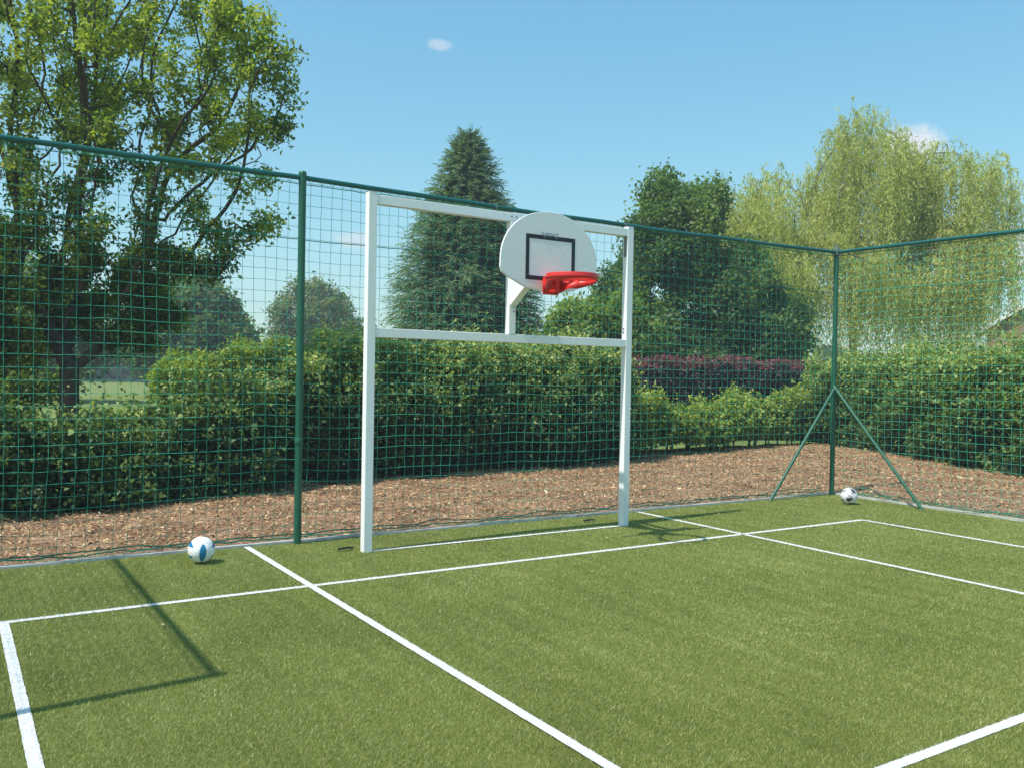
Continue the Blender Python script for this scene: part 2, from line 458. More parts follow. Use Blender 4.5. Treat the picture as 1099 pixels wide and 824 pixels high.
o = grid_sheet(-500, 500, -300, 700, 100, lambda P: np.full(len(P), -0.10), 'ground', M_lawn)
o = grid_sheet(FX0 - 0.05, 0.05, -14, 0.055, 0.5, lambda P: np.zeros(len(P)), 'artificial_turf', M_turf)
fz1, fz2 = Field(3, 1.6), Field(4, 0.45)
def bark_z(P):
    d = np.where((P[:, 0] < 0) & (P[:, 0] > FX0), P[:, 1], np.maximum(np.maximum(P[:, 0], FX0 - P[:, 0]), np.where(P[:, 1] > 0, P[:, 1], 0)))
    return -0.035 + np.clip(d, 0, 1.2) * 0.07 + (fz1(P * [1, 1, 0]) * 0.012 + fz2(P * [1, 1, 0]) * 0.008) * np.clip(d * 3, 0.1, 1)
BARK = [(-17, 12.5, 0.11, 6.6), (0.11, 12.5, -14, 0.11), (-17, FX0 - 0.11, -14, 0.11)]
vs, fs, off = [], [], 0
for (x0, x1, y0, y1) in BARK:
    nx = int((x1 - x0) / 0.12) + 1; ny = int((y1 - y0) / 0.12) + 1
    X, Y = np.meshgrid(np.linspace(x0, x1, nx), np.linspace(y0, y1, ny), indexing='ij')
    P = np.stack([X.ravel(), Y.ravel(), np.zeros(nx * ny)], 1); P[:, 2] = bark_z(P)
    i = (np.arange(nx - 1)[:, None] * ny + np.arange(ny - 1)[None]).ravel()
    vs.append(P); fs.append(np.stack([i, i + ny, i + ny + 1, i + 1], 1) + off); off += len(P)
tag(link('bark_bed', npmesh('bark_bed', np.concatenate(vs), np.concatenate(fs), smooth=True), M_mulch), kind='structure')

# loose bark chips
def chips():
    rng = np.random.default_rng(21)
    n = 380000
    X = rng.uniform(-13.5, 9.5, n); Y = rng.uniform(-6, 6.4, n)
    ok = ((Y > 0.12) | (X > 0.12)) & ~((X < 0.1) & (Y < 0.12)) & (Y < 6.4)
    # where the beds are seen
    ok &= (X < 0.1) | (X < 9.2)
    X, Y = X[ok], Y[ok]; n = len(X)
    P = np.stack([X, Y, np.zeros(n)], 1); P[:, 2] = bark_z(P) + rng.uniform(0.002, 0.022, n)
    a = rng.uniform(0, 2 * PI, n); ax = np.stack([np.cos(a), np.sin(a), rng.normal(size=n) * 0.28], 1)
    nr = unit(rng.normal(size=(n, 3)) * 0.38 + np.array([0, 0, 1]))
    ax = unit(ax - nr * (ax * nr).sum(1, keepdims=True)); sd = np.cross(nr, ax)
    L = rng.gamma(2.0, 0.0085, n)[:, None] + 0.008; W = L * rng.uniform(0.18, 0.45, n)[:, None]
    v = np.empty((n, 4, 3)); sk = rng.uniform(-0.3, 0.3, (n, 1))
    v[:, 0] = P - ax * L / 2 - sd * W / 2; v[:, 1] = P + ax * L / 2 - sd * W * (0.5 + sk) * 0.8; v[:, 2] = P + ax * L * 0.42 + sd * W / 2; v[:, 3] = P - ax * L * 0.45 + sd * W * 0.45
    m = np.clip(rng.normal(0.45, 0.2, n) + Field(22, 0.5)(P) * 0.07, 0, 1)
    C = pick([(0.12, 0.062, 0.03), (0.31, 0.175, 0.08), (0.51, 0.32, 0.16), (0.67, 0.47, 0.27), (0.85, 0.69, 0.47)], n, rng, m)
    C[rng.random(n) < 0.03] = (0.03, 0.025, 0.02)
    o = link('bark_chips', npmesh('bark_chips', v.reshape(-1, 3), np.arange(n * 4).reshape(-1, 4), C), M_chip)
    tag(o, 'reddish brown loose bark chips spread between the court kerb and the hedges', 'bark chips', kind='stuff')
chips()

# kerb between turf and bark
def kerb(name, x0, x1, y0, y1):
    bm = bmesh.new(); n = max(1, round(max(x1 - x0, y1 - y0) / 1.0))
    for i in range(n):
        if x1 - x0 > y1 - y0:
            a, b = x0 + (x1 - x0) * i / n, x0 + (x1 - x0) * (i + 1) / n
            add_box(bm, (a + 0.003, y0 + random.uniform(-.003, .003), -0.1), (b - 0.003, y1, 0.028 + random.uniform(-.004, .004)))
        else:
            a, b = y0 + (y1 - y0) * i / n, y0 + (y1 - y0) * (i + 1) / n
            add_box(bm, (x0 + random.uniform(-.003, .003), a + 0.003, -0.1), (x1, b - 0.003, 0.028 + random.uniform(-.004, .004)))
    return tag(link(name, bm_mesh(name, bm, bevel=0.005), M_kerb), kind='structure')
kerb('kerb', FX0 - 0.10, 0.055, 0.055, 0.105)
kerb('kerb', 0.055, 0.105, -14, 0.105)
kerb('kerb', FX0 - 0.105, FX0 - 0.055, -14, 0.105)

# turf lines: each a strip of white fibres
def line_rects():
    r = [('x', LINES_X[0] - LW / 2, LINES_X[3] + LW / 2, YA), ('x', LINES_X[0] - LW / 2, LINES_X[3] + LW / 2, YE)]
    for i, x in enumerate(LINES_X):
        r.append(('y', YA - LW / 2 if i in (0, 3) else 0.03, -13.5, x))
    r.append(('x', GX + 0.05, GX + GW - 0.05, -0.665))
    return r
RECTS = []
for kx, a, b, c in line_rects():
    w = 0.046 if c == -0.665 else LW
    if kx == 'x': RECTS.append((a, b, c - w / 2, c + w / 2))
    else: RECTS.append((c - w / 2, c + w / 2, b, a))

def blades(P, h, w, cols, lean, rng, bias=(0.0, 0.0)):
    n = len(P); a = rng.uniform(0, 2 * PI, n); sd = np.stack([np.cos(a), np.sin(a), np.zeros(n)], 1) * w[:, None] / 2
    tip = P + np.stack([rng.normal(size=n) * lean + bias[0], rng.normal(size=n) * lean + bias[1], np.ones(n)], 1) * h[:, None]
    v = np.stack([P - sd, P + sd, tip], 1).reshape(-1, 3)
    return v, np.arange(n * 3).reshape(-1, 3), cols

CAMXY = np.array([-10.72, -8.115])
def scatter_ground(n_try, rng, x0, x1, y0, y1, dens):
    X = rng.uniform(x0, x1, n_try); Y = rng.uniform(y0, y1, n_try)
    base = n_try / ((x1 - x0) * (y1 - y0))
    d = np.hypot(X - CAMXY[0], Y - CAMXY[1]); keep = rng.random(n_try) < dens(d) / base
    return X[keep], Y[keep], d[keep]

rng = np.random.default_rng(5)
dens = lambda d: np.clip(36000 * (4.2 / np.maximum(d, 3.4)) ** 1.35, 6000, 42000)
X, Y, d = scatter_ground(3900000, rng, FX0 - 0.02, 0.04, -6.8, 0.045, dens)
inside = np.zeros(len(X), bool)
edge = rng.normal(size=len(X)) * 0.0045 + 0.002
for (a, b, c, e) in RECTS: inside |= (X > a + edge) & (X < b - edge) & (Y > c + edge) & (Y < e - edge)
X, Y, d = X[~inside], Y[~inside], d[~inside]
n = len(X); P = np.stack([X, Y, np.full(n, 0.0)], 1)
far = np.clip(d / 4.2, 1, 3.2) ** 0.55
patch = Field(31, 1.4)(P) * 0.06 + Field(32, 0.30)(P) * 0.055 + Field(34, 3.5)(P) * 0.03
strk = Field(33, 0.10)(P * [1.0, 0.05, 1]) * 0.085
v_ = np.clip(0.42 + patch + strk + rng.normal(size=n) * 0.17, 0, 1); v_[rng.random(n) < 0.02] = 1.0  # a few palest fibres paint in the glitter highlights
C = pick([(0.16, 0.185, 0.036), (0.265, 0.30, 0.066), (0.35, 0.385, 0.10), (0.44, 0.47, 0.155), (0.72, 0.73, 0.42)], n, rng, v_)
V, F, C = blades(P, rng.uniform(0.007, 0.018, n), rng.uniform(0.0014, 0.0028, n) * far, C, 0.65, rng, (0.0, -0.15))
tag(link('turf_fibres', npmesh('turf_fibres', V, F, C), M_turfblade), 'short green artificial grass fibres covering the court between the white lines', 'artificial grass', kind='stuff')

for i, (a, b, c, e) in enumerate(RECTS):
    rr = np.random.default_rng(50 + i)
    nx = 2 if b - a < e - c else max(2, int((b - a) / 0.05)); ny = 2 if e - c < b - a else max(2, int((e - c) / 0.05))
    XX, YY = np.meshgrid(np.linspace(a, b, nx), np.linspace(c, e, ny), indexing='ij')
    z = 0.004 + 0.002 * (i % 4)
    Q = np.stack([XX.ravel(), YY.ravel(), np.full(nx * ny, z)], 1)
    Q[:, :2] += rr.normal(size=(len(Q), 2)) * 0.0007
    ii = (np.arange(nx - 1)[:, None] * ny + np.arange(ny - 1)[None]).ravel()
    F1 = np.stack([ii, ii + ny, ii + ny + 1, ii + 1], 1)
    # visible stretch only carries fibres
    y0 = max(c, -6.8); area = (b - a) * (e - y0); m = int(area * 26000) if y0 < e else 0
    X = rr.uniform(a, b, m); Y = rr.uniform(y0, e, m); dd = np.hypot(X - CAMXY[0], Y - CAMXY[1])
    k = rr.random(m) < np.clip((4.5 / dd) ** 1.5, 0.15, 1); X, Y, dd = X[k], Y[k], dd[k]; m = len(X)
    fr = np.clip(dd / 4.2, 1, 3.0) ** 0.8
    P = np.stack([X, Y, np.full(m, z)], 1)
    V2, F2, _ = blades(P, rr.uniform(0.004, 0.010, m), rr.uniform(0.002, 0.0035, m) * fr, None, 0.6, rr)
    o = link('court_line', npmesh('court_line', Q, F1), M_linebase); tag(o, kind='structure')
    C2 = np.full((m, 3), 0.82) * rr.uniform(0.9, 1.05, (m, 1))
    o = link('court_line_fibres', npmesh('court_line_fibres', V2, F2, C2), M_whiteblade)
    tag(o, kind='structure')

# ------------------------------------------------------------------ fences
def net_mesh(u0, u1, z0, z1, place, seed, cell=0.105, r=0.0023, slack=0.05):
    """place(u, off, z) -> world; cords as thin three sided tubes"""
    rng = np.random.default_rng(seed)
    nu = int(round((u1 - u0) / cell)) + 1; nz = int(round((z1 - z0) / cell)) + 1
    U, Z = np.meshgrid(np.linspace(u0, u1, nu), np.linspace(z0, z1, nz), indexing='ij')
    f1, f2, f3 = Field(seed, 2.2), Field(seed + 1, 1.3), Field(seed + 2, 0.8)
    Q = np.stack([U.ravel(), Z.ravel() * 0.6, np.zeros(U.size)], 1)
    zz = Z.ravel(); low = np.clip(1 - zz / 0.9, 0, 1) ** 1.5
    du = f1(Q) * 0.012 + f3(Q) * 0.004 + f2(Q) * 0.03 * low
    dz = f2(Q) * 0.008 + f3(Q) * 0.003 + f1(Q * [1, 0, 0]) * 0.028 * low
    of = 0.03 + f2(Q) * 0.015 + low * (slack + f1(Q) * 0.04)
    P = np.stack([U.ravel() + du, of, zz + dz], 1) + rng.normal(size=(U.size, 3)) * 0.0018
    P[:, 2] = np.maximum(P[:, 2], 0.035)
    W = place(P).reshape(nu, nz, 3)
    segs = [(W[:-1].reshape(-1, 3), W[1:].reshape(-1, 3)), (W[:, :-1].reshape(-1, 3), W[:, 1:].reshape(-1, 3))]
    # lacing to the rail above
    k = np.arange(0, nu - 1); a = W[k, -1]; top = place(np.stack([np.linspace(u0, u1, nu)[k] + cell / 2, np.zeros(len(k)), np.full(len(k), z1 + 0.045)], 1))
    segs += [(a, top), (top, W[k + 1, -1])]
    return segs, W, r

def seg_tubes(A, B, r, n=3):
    d = unit(B - A); ref = np.where(np.abs(d[:, 2:3]) > 0.8, np.array([[1.0, 0.3, 0]]), np.array([[0, 0, 1.0]]))
    u = unit(np.cross(d, ref)); v = np.cross(d, u); t = np.arange(n) * 2 * PI / n + 0.5
    o = (u[:, None] * np.cos(t)[None, :, None] + v[:, None] * np.sin(t)[None, :, None]) * r
    V = np.concatenate([A[:, None] + o, B[:, None] + o], 1).reshape(-1, 3)
    k = np.arange(n); q = np.stack([k, (k + 1) % n, (k + 1) % n + n, k + n], 1)
    return V, (q[None] + (np.arange(len(A)) * 2 * n)[:, None, None]).reshape(-1, 4)

def fence_net(root, u0, u1, place, seed, zt=FH - 0.075, joined=True):
    segs, W, r = net_mesh(u0, u1, 0.05, zt, place, seed)
    A = np.concatenate([s[0] for s in segs]); B = np.concatenate([s[1] for s in segs])
    V, F = seg_tubes(A, B, r)
    o = link('netting', npmesh('netting', V, F), M_cord, root)
    # head rope under the rail, joining rope where two nets overlap, and the loose foot rope
    nz = W.shape[1]
    for nm, rows, rr in (('head_rope', [nz - 1], 0.0045), ('joining_rope', [nz - 6], 0.0045)):
        if nm == 'joining_rope' and not joined: continue
        j = rows[0]; V, F = seg_tubes(W[:-1, j] - [0, 0, 0.012], W[1:, j] - [0, 0, 0.012], rr, 5)
        link(nm, npmesh(nm, V, F), M_rope, root)
    rng = np.random.default_rng(seed + 40); nu = W.shape[0]
    bm = bmesh.new()
    for q in range(2):
        u = np.linspace(u0, u1, nu * 2); f = Field(seed + 60 + q, 1.2)(np.stack([u, u * 0, u * 0], 1)); g = Field(seed + 70 + q, 0.35)(np.stack([u, u * 0, u * 0], 1))
        P = place(np.stack([u, 0.13 + 0.03 * f + 0.012 * g + q * 0.015, 0.035 + 0.02 * q + np.abs(g) * 0.016 + np.abs(f) * 0.01], 1))
        add_tube(bm, [tuple(p) for p in P], 0.0065, 6)
    link('foot_rope', bm_mesh('foot_rope', bm, True), M_rope, root)

def post(root, x, y, h=FH, collar=True, name='post'):
    bm = bmesh.new(); add_tube(bm, [(x, y, -0.15), (x, y, h)], 0.035, 24)
    p = link(name, bm_mesh(name, bm, angle=40), M_green, root)
    if collar:
        bm = bmesh.new()
        add_tube(bm, [(x, y, 0.94), (x, y, 0.95), (x, y, 1.0), (x, y, 1.01)], [0.035, 0.040, 0.040, 0.035], 24)
        link('collar', bm_mesh('collar', bm, angle=40), M_green, p)
    bm = bmesh.new()
    add_tube(bm, [(x, y, h - 0.002), (x, y, h + 0.012), (x, y, h + 0.03), (x, y, h + 0.036)], [0.038, 0.038, 0.028, 0.008], 24)
    link('cap', bm_mesh('cap', bm, angle=40), M_green, p)
    return p

def rail(root, a, b, r=0.0245, sag=0.012):
    bm = bmesh.new(); n = 24
    pts = [(a[0] + (b[0] - a[0]) * i / n, a[1] + (b[1] - a[1]) * i / n, a[2] - sag * math.sin(PI * i / n) * (1 + .2 * math.sin(i))) for i in range(n + 1)]
    add_tube(bm, pts, r, 20)
    rl = link('top_rail', bm_mesh('top_rail', bm, angle=40), M_rail, root)
    return rl

def clip(parent, p, d):
    bm = bmesh.new(); p = Vector(p); d = Vector(d).normalized()
    add_tube(bm, [p - d * 0.012, p + d * 0.012], 0.0285, 16)
    link('rail_clip', bm_mesh('rail_clip', bm, angle=40), M_steel, parent)

def brace(root, a, b):
    bm = bmesh.new(); add_tube(bm, [a, b], 0.0215, 16)
    br = link('brace', bm_mesh('brace', bm, angle=40), M_green, root)
    bm = bmesh.new(); A = Vector(a); B = Vector(b); d = (B - A).normalized()
    add_tube(bm, [A + d * 0.01, A + d * 0.075], 0.027, 16)
    link('brace_clamp', bm_mesh('brace_clamp', bm, angle=40), M_green, br)
    return br

PX = -7.896
fb = thing('court_fence', (-5.8, 0, 0), 'long dark green ball stop fence with square netting standing behind the goal', 'fence')
post(fb, PX, 0); post(fb, 0, 0, FH + 0.0, collar=False); post(fb, FX0, 0)
r_ = rail(fb, (FX0, 0, FH - 0.03), (PX, 0, FH - 0.03)); r2 = rail(fb, (PX, 0, FH - 0.03), (0, 0, FH - 0.03), sag=0.03)
clip(r2, (-5.75, 0, FH - 0.06), (1, 0, 0))
for x in (-3.95, -1.9): clip(r2, (x, 0, FH - 0.058), (1, 0, 0))
fence_net(fb, FX0 + 0.04, -0.04, lambda P: P, 100)
brace(fb, (-0.03, -0.045, 1.54), (-1.38, -0.035, -0.05))
bm = bmesh.new(); add_box(bm, (-0.045, -0.05, FH - 0.075), (0.045, 0.045, FH + 0.01)); add_tube(bm, [(0, 0, FH), (0, 0, FH + 0.07)], 0.016, 12)
link('corner_fitting', bm_mesh('corner_fitting', bm, bevel=0.006), M_steel, fb)

fs_ = thing('court_fence', (0, -4, 0), 'green netting fence turning forward from the braced corner post, at the right', 'fence')
rs_ = rail(fs_, (0, -0.05, FH - 0.03), (0, -7.6, FH - 0.03), sag=0.02)
post(fs_, 0, -7.6)
fence_net(fs_, -7.56, -0.06, lambda P: np.stack([P[:, 1], P[:, 0], P[:, 2]], 1), 200)
brace(fs_, (-0.045, -0.03, 1.56), (-0.14, -1.53, -0.05))

fl = thing('court_fence', (FX0, SIDE_Y / 2, 0), 'short green netting return whose shadow falls across the left of the turf', 'fence')
rail(fl, (FX0, -0.05, FH - 0.03), (FX0, SIDE_Y, FH - 0.03), sag=0.005)
post(fl, FX0, SIDE_Y)
fence_net(fl, SIDE_Y + 0.04, -0.06, lambda P: np.stack([FX0 - P[:, 1], P[:, 0], P[:, 2]], 1), 300, joined=False)

# ------------------------------------------------------------------ goal
def bolt(parent, a, b, r, mat=None, name='bolt'):
    bm = bmesh.new(); add_tube(bm, [a, b], r, 10)
    return link(name, bm_mesh(name, bm), mat or M_steel, parent)
g = thing('sports_goal', (GC, GY, 0), 'white square section goal frame with upper bar and a bracket for the backboard', 'goal')
for x in (GX, GX + GW):
    bm = bmesh.new(); add_box(bm, (x - 0.041, GY - 0.041, -0.1), (x + 0.041, GY + 0.041, GH + 0.03))
    p = link('goal_post', bm_mesh('goal_post', bm, bevel=0.004), M_white, g)
    bm = bmesh.new(); add_box(bm, (x - 0.043, GY - 0.043, GH + 0.03), (x + 0.043, GY + 0.043, GH + 0.037))
    link('post_cap', bm_mesh('post_cap', bm, bevel=0.002), M_steel, p)
    if x > GX:
        bm = bmesh.new(); add_box(bm, (x - 0.047, GY - 0.02, GH - 0.30), (x - 0.0415, GY + 0.02, GH + 0.0)); 
        link('bolt_plate', bm_mesh('bolt_plate', bm), M_steel, p)
        for z in (GH - 0.25, GH - 0.2, GB + 0.12, GB + 0.16): bolt(p, (x - 0.056, GY, z), (x - 0.04, GY, z), 0.008)
for nm, z in (('crossbar', GB), ('upper_bar', GH - 0.035)):
    bm = bmesh.new(); add_box(bm, (GX + 0.042, GY - 0.038, z - 0.042), (GX + GW - 0.042, GY + 0.038, z + 0.042))
    b_ = link(nm, bm_mesh(nm, bm, bevel=0.004), M_white, g)
for dx in (-0.028, 0.028): bolt(b_, (GC + dx, GY - 0.037, GH - 0.03), (GC + dx, GY - 0.044, GH - 0.03), 0.007, M_rubber)
BY = -1.305       # back of the board
bm = bmesh.new(); add_box(bm, (GC - 0.04, GY - 0.039, GB + 0.043), (GC + 0.04, GY + 0.037, GH - 0.078))
br = link('bracket_post', bm_mesh('bracket_post', bm, bevel=0.004), M_white, g)
for dz in (0.31, 0.27): bolt(br, (GC + 0.015, GY - 0.038, GB + dz), (GC + 0.015, GY - 0.046, GB + dz), 0.008)
bm = bmesh.new(); add_bar(bm, (GC, GY - 0.03, GB + 0.36), (GC, BY + 0.05, GB + 0.74), 0.078, 0.078, up=(1, 0, 0))
link('bracket_arm', bm_mesh('bracket_arm', bm, bevel=0.003), M_white, g)
bm = bmesh.new()
for x in (GC - 0.2, GC + 0.2): add_box(bm, (x - 0.025, BY + 0.002, 2.50), (x + 0.025, BY + 0.045, 3.02))
for z in (2.60, 2.92): add_box(bm, (GC - 0.26, BY + 0.046, z - 0.03), (GC + 0.26, BY + 0.076, z + 0.03))
link('board_carrier', bm_mesh('board_carrier', bm, bevel=0.003), M_white, g)
bm = bmesh.new()       # side gusset and upper strut
for x in (GC - 0.036, GC + 0.03):
    f = [bm.verts.new((x, y, z)) for y, z in ((GY - 0.04, GB + 0.40), (GY - 0.04, GB + 0.78), (GY - 0.44, GB + 0.70))]
    bm.faces.new(f)
r = bmesh.ops.extrude_face_region(bm, geom=bm.faces[:]); 
for v in [e for e in r['geom'] if isinstance(e, bmesh.types.BMVert)]: v.co.x += 0.006
link('gusset', bm_mesh('gusset', bm), M_white, g)
bm = bmesh.new(); add_bar(bm, (GC, GY - 0.04, GH - 0.32), (GC, BY + 0.08, 2.94), 0.05, 0.05, up=(1, 0, 0))
link('upper_strut', bm_mesh('upper_strut', bm, bevel=0.003), M_white, g)

# backboard
def fan_outline():
    W2 = 0.556; zb, zt = 2.42, 3.175
    pts = []
    pts += [(0.10, zb), (0.27, zb + 0.025), (W2 - 0.06, zb + 0.125), (W2 - 0.015, zb + 0.16), (W2, zb + 0.20), (W2 - 0.004, 2.72)]
    # shoulder curve up to the crown
    for i in range(1, 13):
        t = i / 12 * PI / 2
        pts.append(((W2 - 0.004) * math.cos(t) ** 0.96 if i < 12 else 0.0, 2.72 + (zt - 2.72) * math.sin(t) ** 1.04))
    right = pts; left = [(-x, z) for x, z in reversed(pts[:-1])]
    return right + left
bb = thing('backboard', (GC, BY, 2.8), 'white fan shaped basketball backboard with black target rectangle, bolted above the crossbar', 'backboard')
out = fan_outline()
bm = bmesh.new()
vv = [bm.verts.new((GC + x, BY, z)) for x, z in out]
f = bm.faces.new(vv); r = bmesh.ops.extrude_face_region(bm, geom=[f])
for v in [e for e in r['geom'] if isinstance(e, bmesh.types.BMVert)]: v.co.y -= 0.022
link('panel', bm_mesh('panel', bm, bevel=0.004), M_boardedge, bb)
bm = bmesh.new()
cz = 2.78
vv = [bm.verts.new((GC + x * 0.982, BY - 0.0235, cz + (z - cz) * 0.978)) for x, z in out]
bm.faces.new(vv)
link('panel_face', bm_mesh('panel_face', bm), M_board, bb)
bm = bmesh.new()
x0, x1, z0, z1, w = GC - 0.283, GC + 0.283, 2.525, 2.948, 0.040
for lo, hi in (((x0, z0), (x1, z0 + w)), ((x0, z1 - w), (x1, z1)), ((x0, z0 + w), (x0 + w, z1 - w)), ((x1 - w, z0 + w), (x1, z1 - w))):
    q = [bm.verts.new((a, BY - 0.0255, b)) for a, b in ((lo[0], lo[1]), (hi[0], lo[1]), (hi[0], hi[1]), (lo[0], hi[1]))]
    bm.faces.new(q)
link('target_rectangle', bm_mesh('target_rectangle', bm), M_black, bb)
# small maker's wordmark across the rectangle's upper edge
cu = bpy.data.curves.new('wordmark', 'FONT'); cu.body = 'SURESHOT'; cu.size = 0.055; cu.align_x = 'CENTER'; cu.extrude = 0.0005
to = bpy.data.objects.new('wordmark_tmp', cu); COL.objects.link(to)
bpy.context.view_layer.update()
me = bpy.data.meshes.new_from_object(to.evaluated_get(bpy.context.evaluated_depsgraph_get()))
bpy.data.objects.remove(to)
me.transform(Matrix.Translation((GC - 0.01, BY - 0.0275, 2.936)) @ Matrix.Rotation(PI / 2, 4, 'X') @ Matrix.Diagonal((0.72, 1, 1, 1)))
me.materials.clear()
link('wordmark', me, M_logo, bb)
for a in (-0.075, 0.062):
    bm = bmesh.new(); add_box(bm, (GC + a - 0.005, BY - 0.031, 2.922), (GC + a + 0.005, BY - 0.0275, 2.938))
    link('wordmark_tab', bm_mesh('wordmark_tab', bm), M_logo, bb)

# hoop
RC = Vector((GC, BY - 0.022 - 0.345, 2.545)); RR = 0.228
hp = thing('basketball_hoop', (GC, BY - 0.022, 2.5), 'red steel hoop with solid curved skirt fixed to the white backboard', 'hoop')
bm = bmesh.new()
n = 64; rings = []
prof = [(-0.010, 0.014), (0.010, 0.014), (0.013, 0.006), (0.013, -0.022), (-0.006, -0.022), (-0.012, 0.004)]
for k in range(n):
    a = 2 * PI * k / n
    rings.append([bm.verts.new(RC + Vector((math.cos(a) * (RR + u), math.sin(a) * (RR + u), v))) for u, v in prof])
for k in range(n):
    A, B = rings[k], rings[(k + 1) % n]
    for j in range(len(prof)): bm.faces.new((A[j], A[(j + 1) % len(prof)], B[(j + 1) % len(prof)], B[j]))
link('ring', bm_mesh('ring', bm, angle=35), M_red, hp)
# skirt: a band that starts on the board, sweeps forward round the ring and thins out
bm = bmesh.new(); top = []; bot = []
yb = BY - 0.026
def skirt_pt(s):
    """s -1..1 round from the left plate edge by the front to the right plate edge: returns x, y, drop"""
    side = -1 if s < 0 else 1; q = 1 - abs(s)         # q 0 at the board, 1 at the front
    if q < 0.3:
        t = q / 0.3; ang = math.radians(38)
        ax, ay = math.sin(math.radians(180) - math.radians(142)) * RR, math.cos(math.radians(38)) * RR
        sx, sy = 0.085, yb - RC.y
        x = sx + (RR * math.sin(math.radians(52)) - sx) * t; y = sy + (RR * math.cos(math.radians(52)) - sy) * t
    else:
        t = (q - 0.3) / 0.7; a = math.radians(52) + t * math.radians(128)
        x = RR * math.sin(a); y = RR * math.cos(a)
    drop = 0.034 + 0.104 * (1 - q) ** 1.9
    inset = 1 - 0.22 * max(0, (1 - q))
    return side * x, y, drop, side
M_ = 60
for i in range(M_ + 1):
    s = -1 + 2 * i / M_; x, y, dr, sd = skirt_pt(s)
    top.append(bm.verts.new((RC.x + x, RC.y + y, RC.z - 0.006)))
    bx = max(-1, min(1, x / 0.09)) * 0.075 if abs(s) > 0.7 else x * 0.985
    bot.append(bm.verts.new((RC.x + bx, RC.y + (y if abs(s) > 0.7 else y * 0.985), RC.z - 0.006 - dr)))
for i in range(M_): bm.faces.new((top[i], top[i + 1], bot[i + 1], bot[i]))
me = bm_mesh('skirt', bm, True)
o = link('skirt', me, M_red, hp); so = o.modifiers.new('thick', 'SOLIDIFY'); so.thickness = 0.006; so.offset = 0
bm = bmesh.new(); add_box(bm, (GC - 0.088, yb - 0.008, RC.z - 0.15), (GC + 0.088, yb, RC.z + 0.01))
add_box(bm, (GC - 0.088, yb - 0.13, RC.z + 0.004), (GC + 0.088, yb - 0.006, RC.z + 0.012))
add_box(bm, (GC - 0.02, yb - 0.12, RC.z - 0.128), (GC + 0.022, yb - 0.009, RC.z + 0.003))
pl = link('mounting_plate', bm_mesh('mounting_plate', bm, bevel=0.002), M_red, hp)
for x in (-0.065, 0.065):
    for z in (-0.12, -0.03): bolt(pl, (GC + x, yb - 0.007, RC.z + z), (GC + x, yb - 0.018, RC.z + z), 0.009)
for k in range(12):
    a = 2 * PI * (k + 0.5) / 12; p = RC + Vector((math.cos(a) * (RR - 0.004), math.sin(a) * (RR - 0.004), -0.024))
    bolt(hp, p + Vector((0, 0, 0.004)), p - Vector((0, 0, 0.014)), 0.005, M_red, 'net_lug')

# ------------------------------------------------------------------ balls
def ball(name, loc, R, label, colf, groove, mat, rot, n=44):
    root = None
    V = []; F = []; C = []; off = 0
    fr = [((1, 0, 0), (0, 1, 0), (0, 0, 1)), ((-1, 0, 0), (0, 0, 1), (0, 1, 0)), ((0, 1, 0), (0, 0, 1), (1, 0, 0)), ((0, -1, 0), (1, 0, 0), (0, 0, 1)), ((0, 0, 1), (1, 0, 0), (0, 1, 0)), ((0, 0, -1), (0, 1, 0), (1, 0, 0))]
    for fi, (nn, uu, vv) in enumerate(fr):
        nn, uu, vv = map(np.array, (nn, uu, vv))
        s = np.linspace(-1, 1, n + 1); Us, Vs = np.meshgrid(np.tan(s * PI / 4), np.tan(s * PI / 4), indexing='ij')
        D = unit(nn + uu * Us.ravel()[:, None] + vv * Vs.ravel()[:, None])
        S1, S2 = np.meshgrid(s, s, indexing='ij')
        g_ = groove(fi, S1.ravel(), S2.ravel(), D)
        V.append(D * (R - g_)[:, None])
        i = (np.arange(n)[:, None] * (n + 1) + np.arange(n)[None]).ravel()
        q = np.stack([i, i + n + 1, i + n + 2, i + 1], 1)
        if np.dot(np.cross(uu, vv), nn) < 0: q = q[:, ::-1]
        c = (s[:-1] + s[1:]) / 2; c1, c2 = np.meshgrid(c, c, indexing='ij')
        Dc = unit(nn + uu * np.tan(c1 * PI / 4).ravel()[:, None] + vv * np.tan(c2 * PI / 4).ravel()[:, None])
        C.append(colf(fi, c1.ravel(), c2.ravel(), Dc)); F.append(q + off); off += (n + 1) ** 2
    me = npmesh(name, np.concatenate(V), np.concatenate(F), np.concatenate(C), smooth=True)
    me.transform(Matrix.Rotation(rot[2], 4, 'Z') @ Matrix.Rotation(rot[1], 4, 'Y') @ Matrix.Rotation(rot[0], 4, 'X'))
    o = link(name, me, mat); o.location = loc; tag(o, label, 'ball')
    return o
M_ball = leafmat('ball_skin', 0.0, 0.4, spec=0.45)
def vb_col(fi, u, v, D):
    if fi in (0, 2, 4, 5): u, v = v, u
    w = (np.abs(u) < 0.36 * np.sqrt(np.clip(0.9 - v * v, 0, 1))) & (fi != 4)
    if fi in (0, 1): w = (np.abs(u) > 0.36) & (np.abs(np.abs(u) - 0.64) < 0.24 * np.sqrt(np.clip(0.9 - v * v, 0, 1)))
    c = np.full((len(u), 3), 0.84); c[w] = (0.012, 0.19, 0.38); return c
def vb_groove(fi, u, v, D):
    if fi in (0, 2, 4, 5): u, v = v, u
    g_ = np.minimum(np.abs(np.abs(u) - 0.36), np.minimum(1 - np.abs(u), 1 - np.abs(v)))
    return 0.0014 * np.exp(-(g_ / 0.025) ** 2)
ball('volleyball', (-8.887, -0.445, 0.110 + 0.006), 0.110, 'white volleyball with blue panels resting on the turf at the left, by the netting', vb_col, vb_groove, M_ball, (0.12, 0.06, math.radians(-7)))
ico = []
ph = (1 + 5 ** .5) / 2
